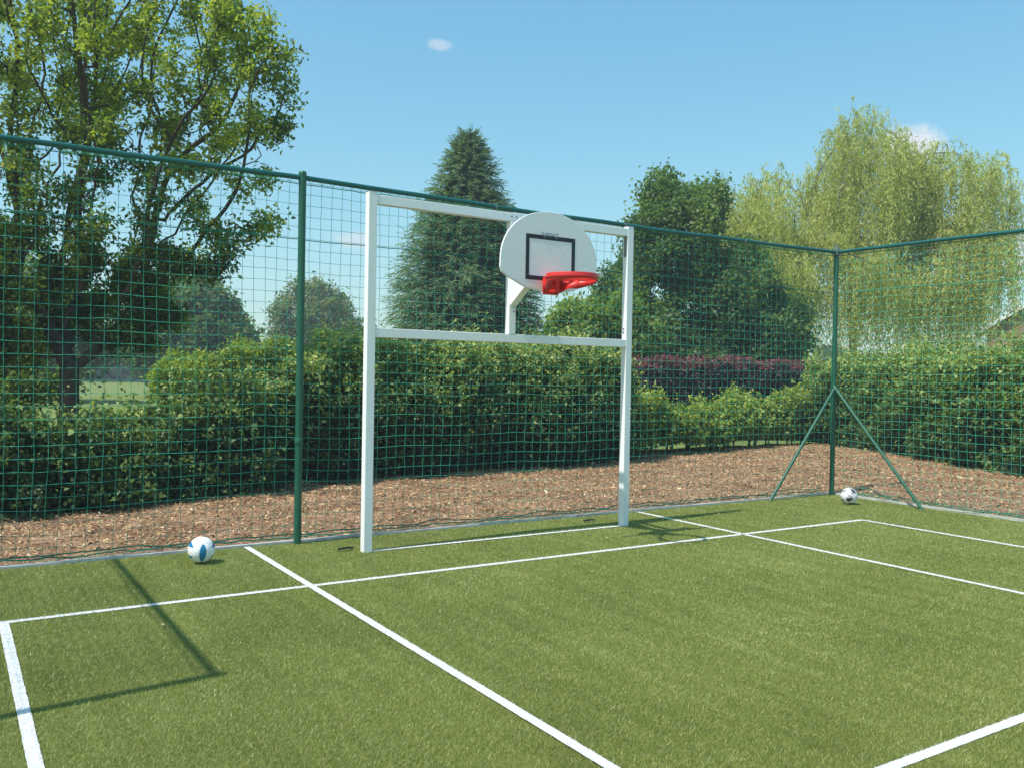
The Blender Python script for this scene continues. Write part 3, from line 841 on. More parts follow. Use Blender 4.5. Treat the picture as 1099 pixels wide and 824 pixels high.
for a in (-1, 1):
    for b in (-ph, ph): ico += [(0, a, b), (a, b, 0), (b, 0, a)]
ico = unit(np.array(ico, float))
fbn = Field(77, 0.9)
def fb_col(fi, u, v, D):
    s = D @ ico.T; k = s.argmax(1); m = s.max(1); wob = fbn(D * 1.7) * 0.05
    c = np.full((len(u), 3), 0.80)
    dark = (m > 0.965 + wob) & (k % 2 == 0); grey = (m > 0.90 + wob) & (m < 0.95 + wob) & (k % 3 != 1)
    c[grey] = (0.42, 0.38, 0.42); c[dark] = (0.03, 0.03, 0.04); return c
def fb_groove(fi, u, v, D):
    s = np.sort(D @ ico.T, axis=1); g_ = np.abs(s[:, -1] - s[:, -2]); return 0.0013 * np.exp(-(g_ / 0.02) ** 2)
ball('football', (-0.629, -0.749, 0.108 + 0.006), 0.108, 'white football with dark grey patches at the foot of the braced corner post', fb_col, fb_groove, M_ball, (0.5, 0.3, 0.9))

# small dark ground loops beside the goal posts
for i, (x, y, a, lb) in enumerate(((-7.62, -0.53, 0.2, 'thin black rubber strap end lying on turf left of the goal'),
                                   (-4.62, -0.30, 0.1, 'thin black rubber strap end on turf behind the far goal post'))):
    bm = bmesh.new(); pts = []
    for k in range(9):
        t = k / 8 - 0.5; pts.append((x + t * 0.15, y + 0.05 * t * t * 4 * 0.4 + a * t * 0.1, 0.026 + 0.005 * math.cos(t * 5)))
    for p, q in zip(pts, pts[1:]): add_bar(bm, p, q, 0.03, 0.014)
    tag(link('strap', bm_mesh('strap', bm), M_rubber), lb, 'strap')

# a few dry leaves blown onto the turf
rr = np.random.default_rng(91)
M_dry = paint('dry_leaf', (0.42, 0.36, 0.16), 0.7, 0.35, 0.2)
for (x, y) in ((-9.55, -2.25), (-9.40, -2.45), (-7.2, -0.9), (-5.1, -1.2), (-2.9, -0.6), (-2.2, -1.0), (-1.2, -2.2), (-3.2, -3.2), (-6.6, -3.0), (-8.0, -4.3), (-0.9, -1.3), (-10.6, -0.7)):
    bm = bmesh.new(); a = rr.uniform(0, 2 * PI); L = rr.uniform(0.022, 0.04); z = 0.019
    pts = [(-.5, 0, .1), (-.15, .28, .0), (.2, .2, .05), (.5, 0, .25), (.2, -.22, .1), (-.15, -.26, .12)]
    vv = [bm.verts.new((x + (p * math.cos(a) - q * math.sin(a)) * L, y + (p * math.sin(a) + q * math.cos(a)) * L, z + t * L)) for p, q, t in pts]
    c = bm.verts.new((x, y, z - 0.001))
    for k in range(6): bm.faces.new((c, vv[k], vv[(k + 1) % 6]))
    tag(link('fallen_leaf', bm_mesh('fallen_leaf', bm), M_dry), 'tiny pale dry leaf lying on the green turf', 'leaf', 'dry leaves scattered on the turf')

# ------------------------------------------------------------------ vegetation
# large tree at the left
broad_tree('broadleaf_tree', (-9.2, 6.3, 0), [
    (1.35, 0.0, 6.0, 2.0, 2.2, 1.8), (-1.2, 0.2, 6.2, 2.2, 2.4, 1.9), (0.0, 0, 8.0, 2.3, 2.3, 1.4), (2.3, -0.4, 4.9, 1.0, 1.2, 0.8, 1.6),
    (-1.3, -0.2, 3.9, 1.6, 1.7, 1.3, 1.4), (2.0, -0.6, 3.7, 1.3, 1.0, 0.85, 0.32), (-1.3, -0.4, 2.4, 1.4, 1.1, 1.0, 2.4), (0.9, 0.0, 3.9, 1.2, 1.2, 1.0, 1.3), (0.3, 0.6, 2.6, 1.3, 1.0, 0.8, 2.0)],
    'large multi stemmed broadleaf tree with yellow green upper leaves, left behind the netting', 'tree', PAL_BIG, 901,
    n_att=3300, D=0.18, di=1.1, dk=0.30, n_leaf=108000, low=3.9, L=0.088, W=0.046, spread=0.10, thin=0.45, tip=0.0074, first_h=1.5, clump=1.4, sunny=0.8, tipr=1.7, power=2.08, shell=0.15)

hedge('hedge', [(-15, 3.2, 1.3, 1.5, 0), (-12, 3.0, 1.3, 1.5, 0), (-10.5, 2.9, 1.3, 1.42, 0), (-9.7, 3.0, 1.3, 1.0, 0), (-8.9, 3.2, 1.3, 1.02, 0), (-8.2, 3.45, 1.3, 1.35, 0), (-6.9, 3.8, 1.4, 1.85, 0)],
      'low ragged dark hedge with stray leafy shoots below the large tree', 'hedge', PAL_HEDGE, 411, 66000, 0.064, 0.042, sq=0.65, bump=0.18, shoots=1300, young=0.35, shell=0.34)
hedge('hedge', [(-7.3, 4.25, 1.4, 1.75, 0), (-5.6, 4.5, 1.5, 2.08, 0), (-3.5, 4.75, 1.5, 2.1, 0), (-1.2, 5.0, 1.5, 2.12, 0), (0.5, 5.25, 1.4, 2.1, 0)],
      'tall clipped dark green hedge directly behind the goal', 'hedge', PAL_HEDGE, 412, 100000, 0.062, 0.042, bump=0.17, shoots=2000, young=0.65, sq=0.62)
hedge('hedge', [(0.5, 5.5, 1.1, 1.3, 0.1), (1.8, 5.9, 1.2, 0.95, 0.3), (3.4, 6.2, 1.2, 0.90, 0.15), (5.4, 6.5, 1.2, 1.2, 0.35), (6.6, 6.7, 1.2, 1.1, 0.15), (8.2, 6.9, 1.2, 1.5, 0.2)],
      'low bright green hedge with bare stems, between the goal and the corner post', 'hedge', PAL_PALE, 413, 48000, 0.085, 0.055, sq=0.7, bump=0.2, shoots=900, young=0.5, stems=30)
hedge('hedge', [(8.6, 7.6, 1.9, 2.0, 0), (8.7, 5.6, 1.9, 2.1, 0), (7.4, 3.1, 1.9, 2.25, 0), (6.1, 0.9, 1.9, 2.15, 0), (5.1, -1.4, 1.8, 2.1, 0), (4.2, -4.5, 1.8, 2.3, 0)],
      'tall mixed green hedge running behind the right hand netting', 'hedge', PAL_MID, 414, 90000, 0.084, 0.05, sq=0.6, bump=0.26, shoots=1500, young=0.75)
hedge('hedge', [(4.4, 10.6, 1.3, 2.0, 0), (8.0, 9.9, 1.3, 2.1, 0), (11.4, 9.0, 1.3, 2.15, 0), (13.2, 8.6, 1.3, 2.1, 0)],
      'dark purple hedge with pink red tips beyond the bright green hedge', 'hedge', PAL_PURPLE, 415, 36000, 0.09, 0.06, bump=0.08, shoots=0, young=0.1)

# pink red fresh tips of the purple hedge
def tips(root_name, path, seed):
    rng = np.random.default_rng(seed); n = 7000
    t = rng.random(n) ** 1.2; ph_ = rng.uniform(0.9, 1.9, n); P, O = hedge_surface(path, t, ph_, 0.45, 0.08, Field(415, 1.1), -0.03)
    P += rng.normal(size=P.shape) * [0.03, 0.03, 0.05]
    V, F = leaf_quads(P, rng.normal(size=P.shape) + [0, 0, 0.8], unit(rng.normal(size=P.shape) + [0, 0, 1.0]), 0.08 * rng.uniform(.6, 1.2, n), 0.045 * rng.uniform(.7, 1.2, n))
    keep = Field(8, 0.9)(P) > -0.1
    keepv = np.repeat(keep, 4); V = V[keepv]; F = np.arange(len(V)).reshape(-1, 4)
    C = pick([(0.10, 0.06, 0.07), (0.30, 0.10, 0.14), (0.50, 0.17, 0.24)], n, rng)[keep]
    root = [o for o in bpy.data.objects if o.get('label', '').startswith(root_name)][0]
    link('fresh_tips', npmesh('fresh_tips', V, F, C), M_leaf, root)
tips('dark purple hedge', [(4.4, 10.6, 1.3, 2.0, 0), (8.0, 9.9, 1.3, 2.1, 0), (11.4, 9.0, 1.3, 2.15, 0), (13.2, 8.6, 1.3, 2.1, 0)], 5)

# tall dark tree behind the purple hedge and the lighter shrub at its left
broad_tree('broadleaf_tree', (10.3, 14.1, 0), [(-0.2, 0, 6.4, 1.7, 1.8, 1.9), (0.9, 0.2, 7.7, 0.9, 1.0, 0.9), (-0.6, 0, 8.0, 0.8, 1.0, 0.8), (1.3, 0.2, 4.4, 1.9, 2.0, 1.7), (-1.7, 0, 4.9, 0.95, 1.3, 1.0), (2.7, -0.2, 3.1, 1.4, 1.5, 1.3), (-1.1, -0.4, 2.7, 2.0, 1.7, 1.5), (0.6, -1.0, 1.5, 2.6, 1.2, 1.2, 1.4), (3.5, 0.3, 3.4, 1.3, 1.3, 1.5), (-2.5, 0, 3.5, 1.0, 1.2, 1.2), (2.2, 0, 5.9, 0.7, 0.8, 0.7)],
    'tall dense dark green tree rising right of the goal', 'tree', PAL_DARK, 902, n_att=1500, D=0.25, di=1.4, dk=0.45, n_leaf=85000, L=0.155, W=0.10, spread=0.21, tip=0.012, first_h=0.9, clump=1.0, sunny=0.25, shell=0.3)
broad_tree('shrub', (5.9, 13.6, 0), [(0.0, 0, 2.7, 1.5, 1.3, 1.5), (1.3, 0, 2.9, 1.0, 1.0, 1.6), (-1.5, 0, 2.0, 1.1, 1.0, 1.0)],
    'bright green shrub seen below the hoop, between the conifer and the dark tree', 'shrub', PAL_MID, 903, n_att=500, D=0.25, di=1.5, dk=0.45, n_leaf=30000, L=0.15, W=0.09, spread=0.16, tip=0.01, first_h=0.5, clump=1.0, sunny=0.4, shell=0.5)

# conifer
def conifer(base, H, prof, label, pal, seed, n_spray=6200):
    rng = np.random.default_rng(seed); base = np.array(base, float)
    root = thing('conifer', tuple(base), label, 'tree')
    bm = bmesh.new(); add_tube(bm, [tuple(base + [0, 0, z]) for z in (-0.2, 1, H * 0.5, H * 0.96)], [0.28, 0.22, 0.12, 0.02], 8)
    link('trunk', bm_mesh('trunk', bm, True), M_bark, root)
    zs = np.array([p[0] for p in prof]); rs = np.array([p[1] for p in prof])
    # solid dark core, painted as the shaded depth of the crown
    nz, na = 26, 20; Z, A = np.meshgrid(np.linspace(0.3, H - 0.5, nz), np.arange(na) * 2 * PI / na, indexing='ij')
    R = np.interp(Z.ravel(), zs, rs) * 0.70 * (1 + rng.normal(size=Z.size) * 0.08)
    P = base + np.stack([np.cos(A.ravel()) * R, np.sin(A.ravel()) * R, Z.ravel()], 1)
    i = np.arange(nz - 1)[:, None] * na + np.arange(na)[None]; j = np.arange(nz - 1)[:, None] * na + (np.arange(na)[None] + 1) % na
    F = np.stack([i, j, j + na, i + na], 2).reshape(-1, 4)
    link('dark_core', npmesh('dark_core', P, F), M_dark, root)
    n = n_spray; z = rng.uniform(0.3, 1, n) ** 0.8 * 0 + rng.beta(1.0, 1.25, n) * (H - 0.4) + 0.3; a = rng.uniform(0, 2 * PI, n)
    od = np.stack([np.cos(a), np.sin(a), np.zeros(n)], 1)
    lump = Field(seed, 1.0)(od * 2.2 + z[:, None] * np.array([0, 0, 1.0])) * 0.09
    R = np.interp(z, zs, rs) * (1 + lump)
    k = 22; s = np.linspace(0, 1, k)
    ln = np.minimum(0.35 + R * 0.45, 1.15) * rng.uniform(0.7, 1.15, n)
    st = base + od * (R - ln * 0.82)[:, None] + np.array([0, 0, 1.0]) * z[:, None]
    upw = rng.uniform(0.15, 0.65, n) + np.clip((z / H - 0.75) * 3, 0, 1.0); dr = rng.uniform(0.2, 0.65, n)
    az = unit(od + rng.normal(size=(n, 3)) * [0.45, 0.45, 0.25])
    Q = st[:, None] + az[:, None] * (ln[:, None] * s[None])[:, :, None] + np.array([0, 0, 1.0]) * (ln[:, None] * (upw[:, None] * s[None] - dr[:, None] * s[None] ** 2.2))[:, :, None]
    side = np.cross(az, [0, 0, 1.0])
    sg = np.where(np.arange(k) % 2 == 0, 1, -1)[None, :, None]
    ax = az[:, None] * 0.9 + side[:, None] * sg * rng.uniform(0.3, 1.0, (n, k, 1)) + rng.normal(size=(n, k, 3)) * 0.15 + np.array([0, 0, -0.12])
    Q = Q.reshape(-1, 3); ax = ax.reshape(-1, 3); m = len(Q)
    nr = unit(rng.normal(size=(m, 3)) * 0.35 + np.array([0, 0, 1.0]))
    V, F = leaf_quads(Q, ax, nr, 0.17 * rng.uniform(.6, 1.2, m), 0.038 * rng.uniform(.7, 1.2, m), 0.1, 0.2)
    v = np.repeat(0.40 + lump * 1.2 + rng.normal(size=n) * 0.13, k) + np.tile(s, n) * 0.28 - 0.12 + rng.normal(size=m) * 0.08
    link('crown', npmesh('crown', V, F, pick(pal, m, rng, v)), M_needle, root)
conifer((5.2, 19.8, -0.05), 10.35, [(0, 2.5), (1.0, 2.8), (4.0, 2.65), (5.5, 2.3), (6.8, 1.85), (8.4, 1.2), (9.5, 0.65), (10.35, 0.12)],
        'tall dense conical conifer with drooping sprays, standing behind the goal', PAL_CONIFER, 333)

# weeping willow
def willow(base, label, seed):
    rng = np.random.default_rng(seed)
    lobes = [(0.3, 0, 10.2, 2.4, 2.6, 2.2), (-3.6, 0, 8.3, 2.8, 2.6, 1.9, 1.4), (4.0, 0, 9.2, 2.4, 2.4, 2.0, 1.0), (-1.0, -1.0, 6.0, 4.2, 3.0, 1.7, 1.3), (3.2, -0.8, 6.2, 3.2, 2.4, 1.8, 1.2),
             (-5.4, 0, 7.4, 1.5, 2.0, 1.8, 1.3), (0.2, 0, 11.8, 1.3, 1.5, 0.9, 1.5), (2.9, 0, 11.0, 1.6, 1.5, 1.0, 1.2)]
    att = lobes_points(base, lobes, 1500, rng, 0.5)
    Nn, par = colonize(np.array(base, float), att, 0.4, 2.4, 0.7, first_h=1.8, rng=rng)
    rad, ch = radii(Nn, par, 0.016, 2.25)
    root = thing('weeping_willow', base, label, 'tree')
    V, F = limb_mesh(Nn, par, rad)
    link('trunk', npmesh('trunk', V, F, smooth=True), paint('willow_bark', (0.19, 0.17, 0.12), 0.9, 0.3, 0.2, 0.8, 20), root)
    tips_ = Nn[(rad < 0.016 * 2.3) & (Nn[:, 2] > 4)]
    tips_ = tips_[rng.random(len(tips_)) < 0.6]; ns = 5600; b = tips_[rng.integers(0, len(tips_), ns)] + rng.normal(size=(ns, 3)) * 0.28
    ln = rng.gamma(3.0, 0.74, ns) + 0.4; ln = np.minimum(ln, b[:, 2] - rng.uniform(0.5, 2.0, ns)); ln = np.maximum(ln, 0.3)
    k = 30; s = np.linspace(0, 1, k)
    sw = unit(rng.normal(size=(ns, 3)) * [1, 1, 0] + RIGHT * 0.35); amp = rng.uniform(0.15, 0.6, ns)
    Q = b[:, None] + sw[:, None] * (amp[:, None] * np.sqrt(s)[None])[:, :, None] - np.array([0, 0, 1.0]) * (ln[:, None] * (s ** 1.25)[None])[:, :, None] + np.array([0, 0, 0.25]) * np.sin(s * PI)[None, :, None]
    Q = Q + rng.normal(size=Q.shape) * 0.045
    m = ns * k; Q = Q.reshape(-1, 3); ax = rng.normal(size=(m, 3)) * 0.55 + [0, 0, -0.9]
    nr = unit(rng.normal(size=(m, 3)) + [0, 0, 0.3])
    V, F = leaf_quads(Q, ax, nr, 0.19 * rng.uniform(.6, 1.3, m), 0.040 * rng.uniform(.7, 1.3, m), 0.15, 0.1)
    v = 0.50 + np.repeat(rng.normal(size=ns) * 0.16, k) + Field(seed, 2.0)(Q) * 0.08 + rng.normal(size=m) * 0.1
    link('crown', npmesh('crown', V, F, pick(PAL_WILLOW, m, rng, v)), leafmat('willow_leaf', 0.5, 0.55, spec=0.25), root)
willow((20.6, 14.6, 0), 'very large pale yellow green weeping willow above the corner of the netting', 61)

# shrubs behind the left hedge, in sun
broad_tree('shrub', (-5.4, 14.6, 0), [(0.0, 0, 1.3, 1.4, 1.0, 1.0), (1.2, 0.2, 1.6, 1.1, 1.0, 1.05)],
    'sunlit bright green shrub at the edge of the lawn, near the big tree', 'shrub', PAL_PALE, 905, n_att=350, D=0.2, di=1.2, dk=0.4, n_leaf=26000, L=0.10, W=0.06, spread=0.12, tip=0.008, first_h=0.2, sunny=0.3, shell=0.5)
broad_tree('shrub', (-2.9, 13.0, 0), [(0.0, 0, 1.5, 1.3, 1.0, 1.25), (-1.0, 0, 1.3, 1.0, 0.9, 1.0), (1.2, 0, 1.5, 1.2, 1.0, 1.3)],
    'sunlit green shrub behind the netting, nearest the left goal post', 'shrub', PAL_MID, 906, n_att=350, D=0.2, di=1.2, dk=0.4, n_leaf=28000, L=0.10, W=0.06, spread=0.12, tip=0.008, first_h=0.2, sunny=0.4, shell=0.5)
broad_tree('shrub', (-10.0, 9.6, 0), [(-0.2, 0, 1.4, 1.7, 1.0, 0.9), (-1.6, 0, 2.1, 1.4, 1.0, 1.5), (0.9, 0.6, 2.6, 0.9, 0.8, 0.6)],
    'dark green undergrowth shrub in the shade left of the large trunk', 'shrub', PAL_HEDGE, 911, n_att=450, D=0.2, di=1.2, dk=0.4, n_leaf=26000, L=0.09, W=0.055, spread=0.14, tip=0.008, first_h=0.2, shell=0.4)
# far trees over the lawn
broad_tree('broadleaf_tree', (2.2, 49.0, 0), [(0, 0, 4.6, 3.2, 3.0, 3.1), (-1.8, 0, 3.4, 2.4, 2.4, 2.4), (2.0, 0, 3.2, 2.2, 2.2, 2.2)],
    'distant dark rounded tree across the lawn, right of the large trunk', 'tree', PAL_DARK, 907, n_att=400, D=0.5, di=2.5, dk=0.8, n_leaf=22000, L=0.34, W=0.22, spread=0.35, tip=0.02, first_h=1.0, clump=2.5, shell=0.6)
broad_tree('broadleaf_tree', (15.6, 64.0, 0), [(0, 0, 5.4, 4.1, 4.0, 4.2), (0, 0, 3.0, 4.3, 4.0, 2.2)],
    'distant pale green rounded tree across the lawn, beside the left goal post', 'tree', [(0.09, 0.13, 0.05), (0.16, 0.21, 0.09), (0.25, 0.30, 0.14), (0.36, 0.40, 0.2)], 908, n_att=400, D=0.6, di=3, dk=0.9, n_leaf=24000, L=0.36, W=0.18, spread=0.4, tip=0.02, first_h=1.0, clump=2.0, shell=0.65)
broad_tree('broadleaf_tree', (-9.0, 42.0, 0), [(0, 0, 4.6, 4.6, 3.0, 3.6), (-3.8, 0, 4.8, 3.4, 2.4, 4.0), (4.2, 0, 3.4, 2.6, 2.4, 2.6)],
    'distant dark tree behind the large trunk at the far left', 'tree', PAL_DARK, 909, n_att=400, D=0.5, di=2.5, dk=0.8, n_leaf=20000, L=0.3, W=0.2, spread=0.35, tip=0.02, first_h=1.0, clump=2.5, shell=0.6)
broad_tree('shrub', (9.6, 3.4, 0), [(0, 0, 1.5, 1.0, 1.0, 0.75)],
    'small purple leaved shrub showing above the right hand hedge', 'shrub', PAL_PURPLE, 910, n_att=120, D=0.2, di=1.2, dk=0.4, n_leaf=7000, L=0.09, W=0.06, spread=0.12, tip=0.008, first_h=0.4, shell=0.5)

# far-off wood closing the horizon: one mass
def far_wood():
    rng = np.random.default_rng(71); n = 60000
    a = rng.uniform(math.radians(20), math.radians(130), n); R = rng.uniform(118, 132, n)
    f = Field(72, 14)
    dirs = np.stack([np.cos(a), np.sin(a), np.zeros(n)], 1); top = 4.2 + f(dirs * 125) * 0.9 + Field(73, 5)(dirs * 125) * 0.5
    P = dirs * R[:, None] + np.array([-10, -8, 0]) ; P[:, 2] = rng.random(n) * top
    nr = unit(rng.normal(size=(n, 3)) + [0, 0, 0.6]); ax = rng.normal(size=(n, 3))
    V, F = leaf_quads(P, ax, nr, rng.uniform(0.6, 1.3, n), rng.uniform(0.4, 0.9, n))
    v = 0.4 + Field(74, 6)(P) * 0.12 + rng.normal(size=n) * 0.12 + P[:, 2] * 0.03
    C = pick([(0.05, 0.085, 0.05), (0.08, 0.12, 0.06), (0.13, 0.17, 0.085), (0.18, 0.22, 0.11)], n, rng, v)
    tag(link('distant_wood', npmesh('distant_wood', V, F, C), M_needle), 'hazy line of distant woodland closing the horizon', 'woodland', kind='stuff')
far_wood()

# ------------------------------------------------------------------ buildings in the background
M_brick = None
def brick():
    m, nt, out = newmat('brick'); b = N(nt, 'ShaderNodeBsdfPrincipled'); b.inputs['Roughness'].default_value = 0.9
    tc = N(nt, 'ShaderNodeTexCoord'); bt = N(nt, 'ShaderNodeTexBrick')
    mp = N(nt, 'ShaderNodeMapping'); mp.inputs['Rotation'].default_value = (PI / 2, 0, 0); nt.links.new(tc.outputs['Object'], mp.inputs[0]); nt.links.new(mp.outputs[0], bt.inputs['Vector'])
    bt.inputs['Color1'].default_value = (0.34, 0.15, 0.085, 1); bt.inputs['Color2'].default_value = (0.27, 0.115, 0.07, 1); bt.inputs['Mortar'].default_value = (0.38, 0.33, 0.28, 1)
    bt.inputs['Scale'].default_value = 1; bt.inputs['Brick Width'].default_value = 0.225; bt.inputs['Row Height'].default_value = 0.075; bt.inputs['Mortar Size'].default_value = 0.01
    nt.links.new(bt.outputs['Color'], b.inputs['Base Color']); nt.links.new(b.outputs[0], out.inputs[0]); return m
M_brick = brick()
M_tile = paint('roof_tile', (0.16, 0.10, 0.075), 0.85, 0.3, 0.2, 0.8, 8)
M_glass = paint('window_glass', (0.02, 0.025, 0.03), 0.08, 0.1, 0.8)
M_shed = paint('grey_boards', (0.30, 0.32, 0.33), 0.85, 0.15, 0.2)

def gable_house(name, loc, rz, W, D, he, ha, label, mw, mr, over=0.35):
    root = thing(name, loc, label, 'house' if name != 'shed' else 'shed', rz=rz)
    bm = bmesh.new(); pr = [(-W / 2, -0.2), (W / 2, -0.2), (W / 2, he), (0, ha), (-W / 2, he)]
    a = [bm.verts.new((x, 0, z)) for x, z in pr]; b = [bm.verts.new((x, D, z)) for x, z in pr]
    bm.faces.new(a); bm.faces.new(b)
    for i in range(5): bm.faces.new((a[i], a[(i + 1) % 5], b[(i + 1) % 5], b[i]))
    link('wall', bm_mesh('wall', bm), mw, root, True)
    sl = (ha - he) / (W / 2); t = 0.14
    bm = bmesh.new()
    xe = W / 2 + over; ze = he - sl * over
    for s in (-1, 1):
        q = [(0, ha + 0.01), (s * xe, ze + 0.01), (s * xe, ze + t), (0, ha + t)]
        A = [bm.verts.new((x, -over, z)) for x, z in q]; B = [bm.verts.new((x, D + over, z)) for x, z in q]
        bm.faces.new(A); bm.faces.new(B)
        for i in range(4): bm.faces.new((A[i], A[(i + 1) % 4], B[(i + 1) % 4], B[i]))
    rf = link('roof', bm_mesh('roof', bm), mr, root, True)
    bm = bmesh.new()
    for s in (-1, 1): add_bar(bm, (0, -over - 0.02, ha + 0.0), (s * (xe + 0.03), -over - 0.02, ze + 0.0), 0.03, 0.22, up=(0, 0, 1))
    link('bargeboard', bm_mesh('bargeboard', bm), M_white, rf, True)
    for x in ([-W / 4, W / 4] if W > 5 else [0]):
        hw = 0.6 if W > 5 else 0.35; z0 = he * 0.38
        bm = bmesh.new()
        for lo, hi in (((x - hw, -0.04, z0), (x + hw, 0.03, z0 + 0.07)), ((x - hw, -0.04, z0 + 1.0), (x + hw, 0.03, z0 + 1.07)),
                       ((x - hw, -0.04, z0 + 0.072), (x - hw + 0.07, 0.03, z0 + 0.998)), ((x + hw - 0.07, -0.04, z0 + 0.072), (x + hw, 0.03, z0 + 0.998)), ((x - 0.03, -0.035, z0 + 0.072), (x + 0.03, 0.03, z0 + 0.998))):
            add_box(bm, lo, hi)
        w = link('window', bm_mesh('window', bm), M_white, root, True)
        bm = bmesh.new(); add_box(bm, (x - hw + 0.071, -0.012, z0 + 0.072), (x - 0.031, 0.01, z0 + 0.997)); add_box(bm, (x + 0.031, -0.012, z0 + 0.072), (x + hw - 0.071, 0.01, z0 + 0.997))
        link('pane', bm_mesh('pane', bm), M_glass, w, True)
    return root
gable_house('house', (35.7, 12.5, 0.35), math.radians(-74), 9.0, 9.0, 4.1, 6.9, 'brick gabled house with white bargeboard at the far right behind the willow', M_brick, M_tile)
gable_house('shed', (-15.1, 30.5, 0), math.radians(-10), 3.0, 4.0, 2.0, 2.7, 'small grey shed beyond the lawn at the far left', M_shed, M_tile, 0.15)

# ------------------------------------------------------------------ summer haze
hm, hnt, hout = newmat('haze')
vs_ = N(hnt, 'ShaderNodeVolumeScatter'); vs_.inputs['Color'].default_value = (0.84, 0.95, 1.0, 1); vs_.inputs['Density'].default_value = 0.0018; vs_.inputs['Anisotropy'].default_value = 0.2
hnt.links.new(vs_.outputs[0], hout.inputs['Volume'])
bm = bmesh.new(); add_box(bm, (-120, -60, -0.5), (160, 180, 16))
tag(link('haze', bm_mesh('haze', bm), hm), kind='structure')

# ------------------------------------------------------------------ sky and sun
SUN_EL, SUN_AZ = math.radians(58.2), 5.2          # azimuth the light travels, degrees from +X to +Y
w = bpy.data.worlds.new('World'); scene.world = w; w.use_nodes = True
nt = w.node_tree; nt.nodes.clear()
out = N(nt, 'ShaderNodeOutputWorld'); bg = N(nt, 'ShaderNodeBackground'); bg.inputs['Strength'].default_value = 0.15
sky = N(nt, 'ShaderNodeTexSky'); sky.sky_type = 'NISHITA'; sky.sun_disc = False
sky.sun_elevation = SUN_EL; sky.sun_rotation = math.radians(264.8)
sky.air_density = 1.15; sky.dust_density = 0.6; sky.ozone_density = 1.3; sky.altitude = 50
tc = N(nt, 'ShaderNodeTexCoord')
# tone curve of the camera's sky: the Nishita colours, each channel compressed
sp = N(nt, 'ShaderNodeSeparateColor'); nt.links.new(sky.outputs[0], sp.inputs[0]); cb = N(nt, 'ShaderNodeCombineColor')
for i, (pw, k) in enumerate(((0.92, 0.96), (0.68, 1.15), (0.48, 1.11))):
    a = N(nt, 'ShaderNodeMath', operation='MULTIPLY'); a.inputs[1].default_value = 0.12; nt.links.new(sp.outputs[i], a.inputs[0])
    p = N(nt, 'ShaderNodeMath', operation='POWER'); p.inputs[1].default_value = pw; nt.links.new(a.outputs[0], p.inputs[0])
    q = N(nt, 'ShaderNodeMath', operation='MULTIPLY'); q.inputs[1].default_value = k / 0.15; nt.links.new(p.outputs[0], q.inputs[0])
    nt.links.new(q.outputs[0], cb.inputs[i])
cur = cb.outputs[0]
cl_noise = noise(nt, 38, 8, 0.68, tc.outputs['Generated'])
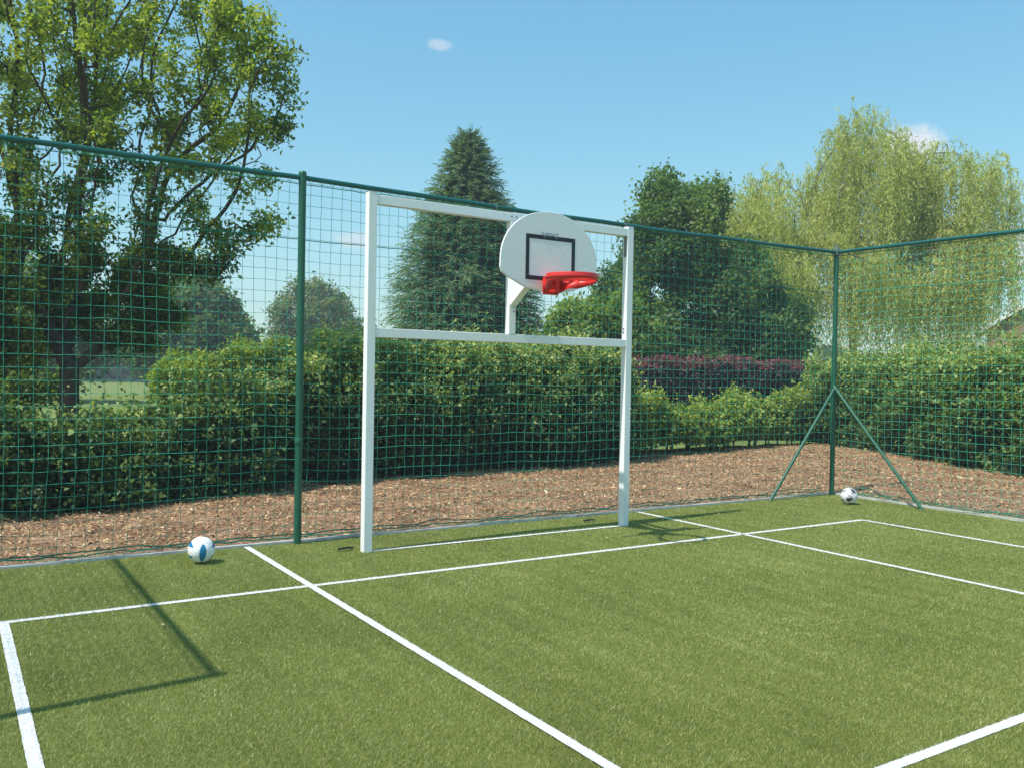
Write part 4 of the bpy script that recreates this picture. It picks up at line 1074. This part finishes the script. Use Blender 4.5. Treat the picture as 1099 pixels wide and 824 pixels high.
def cloud(cur, d, rad, amt, stretch=1.0):
    d = Vector(d).normalized()
    dp = N(nt, 'ShaderNodeVectorMath', operation='SUBTRACT'); nt.links.new(tc.outputs['Generated'], dp.inputs[0]); dp.inputs[1].default_value = d
    sc = N(nt, 'ShaderNodeVectorMath', operation='MULTIPLY'); nt.links.new(dp.outputs[0], sc.inputs[0]); sc.inputs[1].default_value = (1, 1, stretch)
    ln = N(nt, 'ShaderNodeVectorMath', operation='LENGTH'); nt.links.new(sc.outputs[0], ln.inputs[0])
    mr = N(nt, 'ShaderNodeMapRange'); mr.inputs[1].default_value = rad; mr.inputs[2].default_value = 0.0; mr.inputs[3].default_value = 0; mr.inputs[4].default_value = 1
    nt.links.new(ln.outputs['Value'], mr.inputs[0])
    ad = N(nt, 'ShaderNodeMath', operation='ADD'); nt.links.new(mr.outputs[0], ad.inputs[0]); nt.links.new(cl_noise.outputs['Fac'], ad.inputs[1])
    m2 = N(nt, 'ShaderNodeMapRange'); m2.interpolation_type = 'SMOOTHSTEP'; m2.inputs[1].default_value = 0.78; m2.inputs[2].default_value = 1.25; m2.inputs[4].default_value = amt
    nt.links.new(ad.outputs[0], m2.inputs[0])
    m3 = N(nt, 'ShaderNodeMath', operation='MULTIPLY'); nt.links.new(m2.outputs[0], m3.inputs[0])
    gt = N(nt, 'ShaderNodeMapRange'); gt.inputs[1].default_value = 0.0; gt.inputs[2].default_value = 0.3; nt.links.new(mr.outputs[0], gt.inputs[0]); nt.links.new(gt.outputs[0], m3.inputs[1])
    mx = N(nt, 'ShaderNodeMixRGB'); nt.links.new(m3.outputs[0], mx.inputs[0]); nt.links.new(cur, mx.inputs[1]); mx.inputs[2].default_value = (5.6, 5.9, 6.2, 1)
    return mx.outputs[0]
cur = cloud(cur, (0.4362, 0.8300, 0.3477), 0.024, 0.42, 2.2)
cur = cloud(cur, (0.8117, 0.5350, 0.2343), 0.060, 0.95, 1.7)
cur = cloud(cur, (0.8792, 0.4592, 0.1271), 0.10, 0.7, 2.2)
cur = cloud(cur, (0.3797, 0.9136, 0.1454), 0.045, 0.5, 2.6)
nt.links.new(cur, bg.inputs[0]); nt.links.new(bg.outputs[0], out.inputs[0])

sl = bpy.data.lights.new('sun', 'SUN'); sl.energy = 5.0; sl.angle = math.radians(0.53); sl.color = (1.0, 0.955, 0.88)
so = bpy.data.objects.new('sun', sl); COL.objects.link(so)
d = Vector((math.cos(math.radians(SUN_AZ)) * math.cos(SUN_EL), math.sin(math.radians(SUN_AZ)) * math.cos(SUN_EL), -math.sin(SUN_EL)))
so.rotation_euler = d.to_track_quat('-Z', 'Y').to_euler()
so.location = (-20, -5, 30)

# ------------------------------------------------------------------ camera
cam = bpy.data.cameras.new('camera'); co = bpy.data.objects.new('camera', cam); COL.objects.link(co)
cam.sensor_width = 36; cam.lens = 943.6877 / 1099 * 36; cam.clip_start = 0.05; cam.clip_end = 2000
yaw, pitch, roll = -0.572, -0.0105, 0.0172
F_ = Vector((-math.sin(yaw) * math.cos(pitch), math.cos(yaw) * math.cos(pitch), math.sin(pitch)))
r0 = Vector((math.cos(yaw), math.sin(yaw), 0)); u0 = r0.cross(F_)
R_ = r0 * math.cos(roll) + u0 * math.sin(roll); U_ = -r0 * math.sin(roll) + u0 * math.cos(roll)
mat = Matrix.Identity(4)
for i in range(3): mat[i][0] = R_[i]; mat[i][1] = U_[i]; mat[i][2] = -F_[i]
mat.translation = Vector((-10.7213, -8.1151, 1.6410))
co.matrix_world = mat
scene.camera = co

scene.render.engine = 'CYCLES'
scene.view_settings.view_transform = 'Standard'; scene.view_settings.look = 'None'
scene.view_settings.exposure = 0; scene.view_settings.gamma = 1
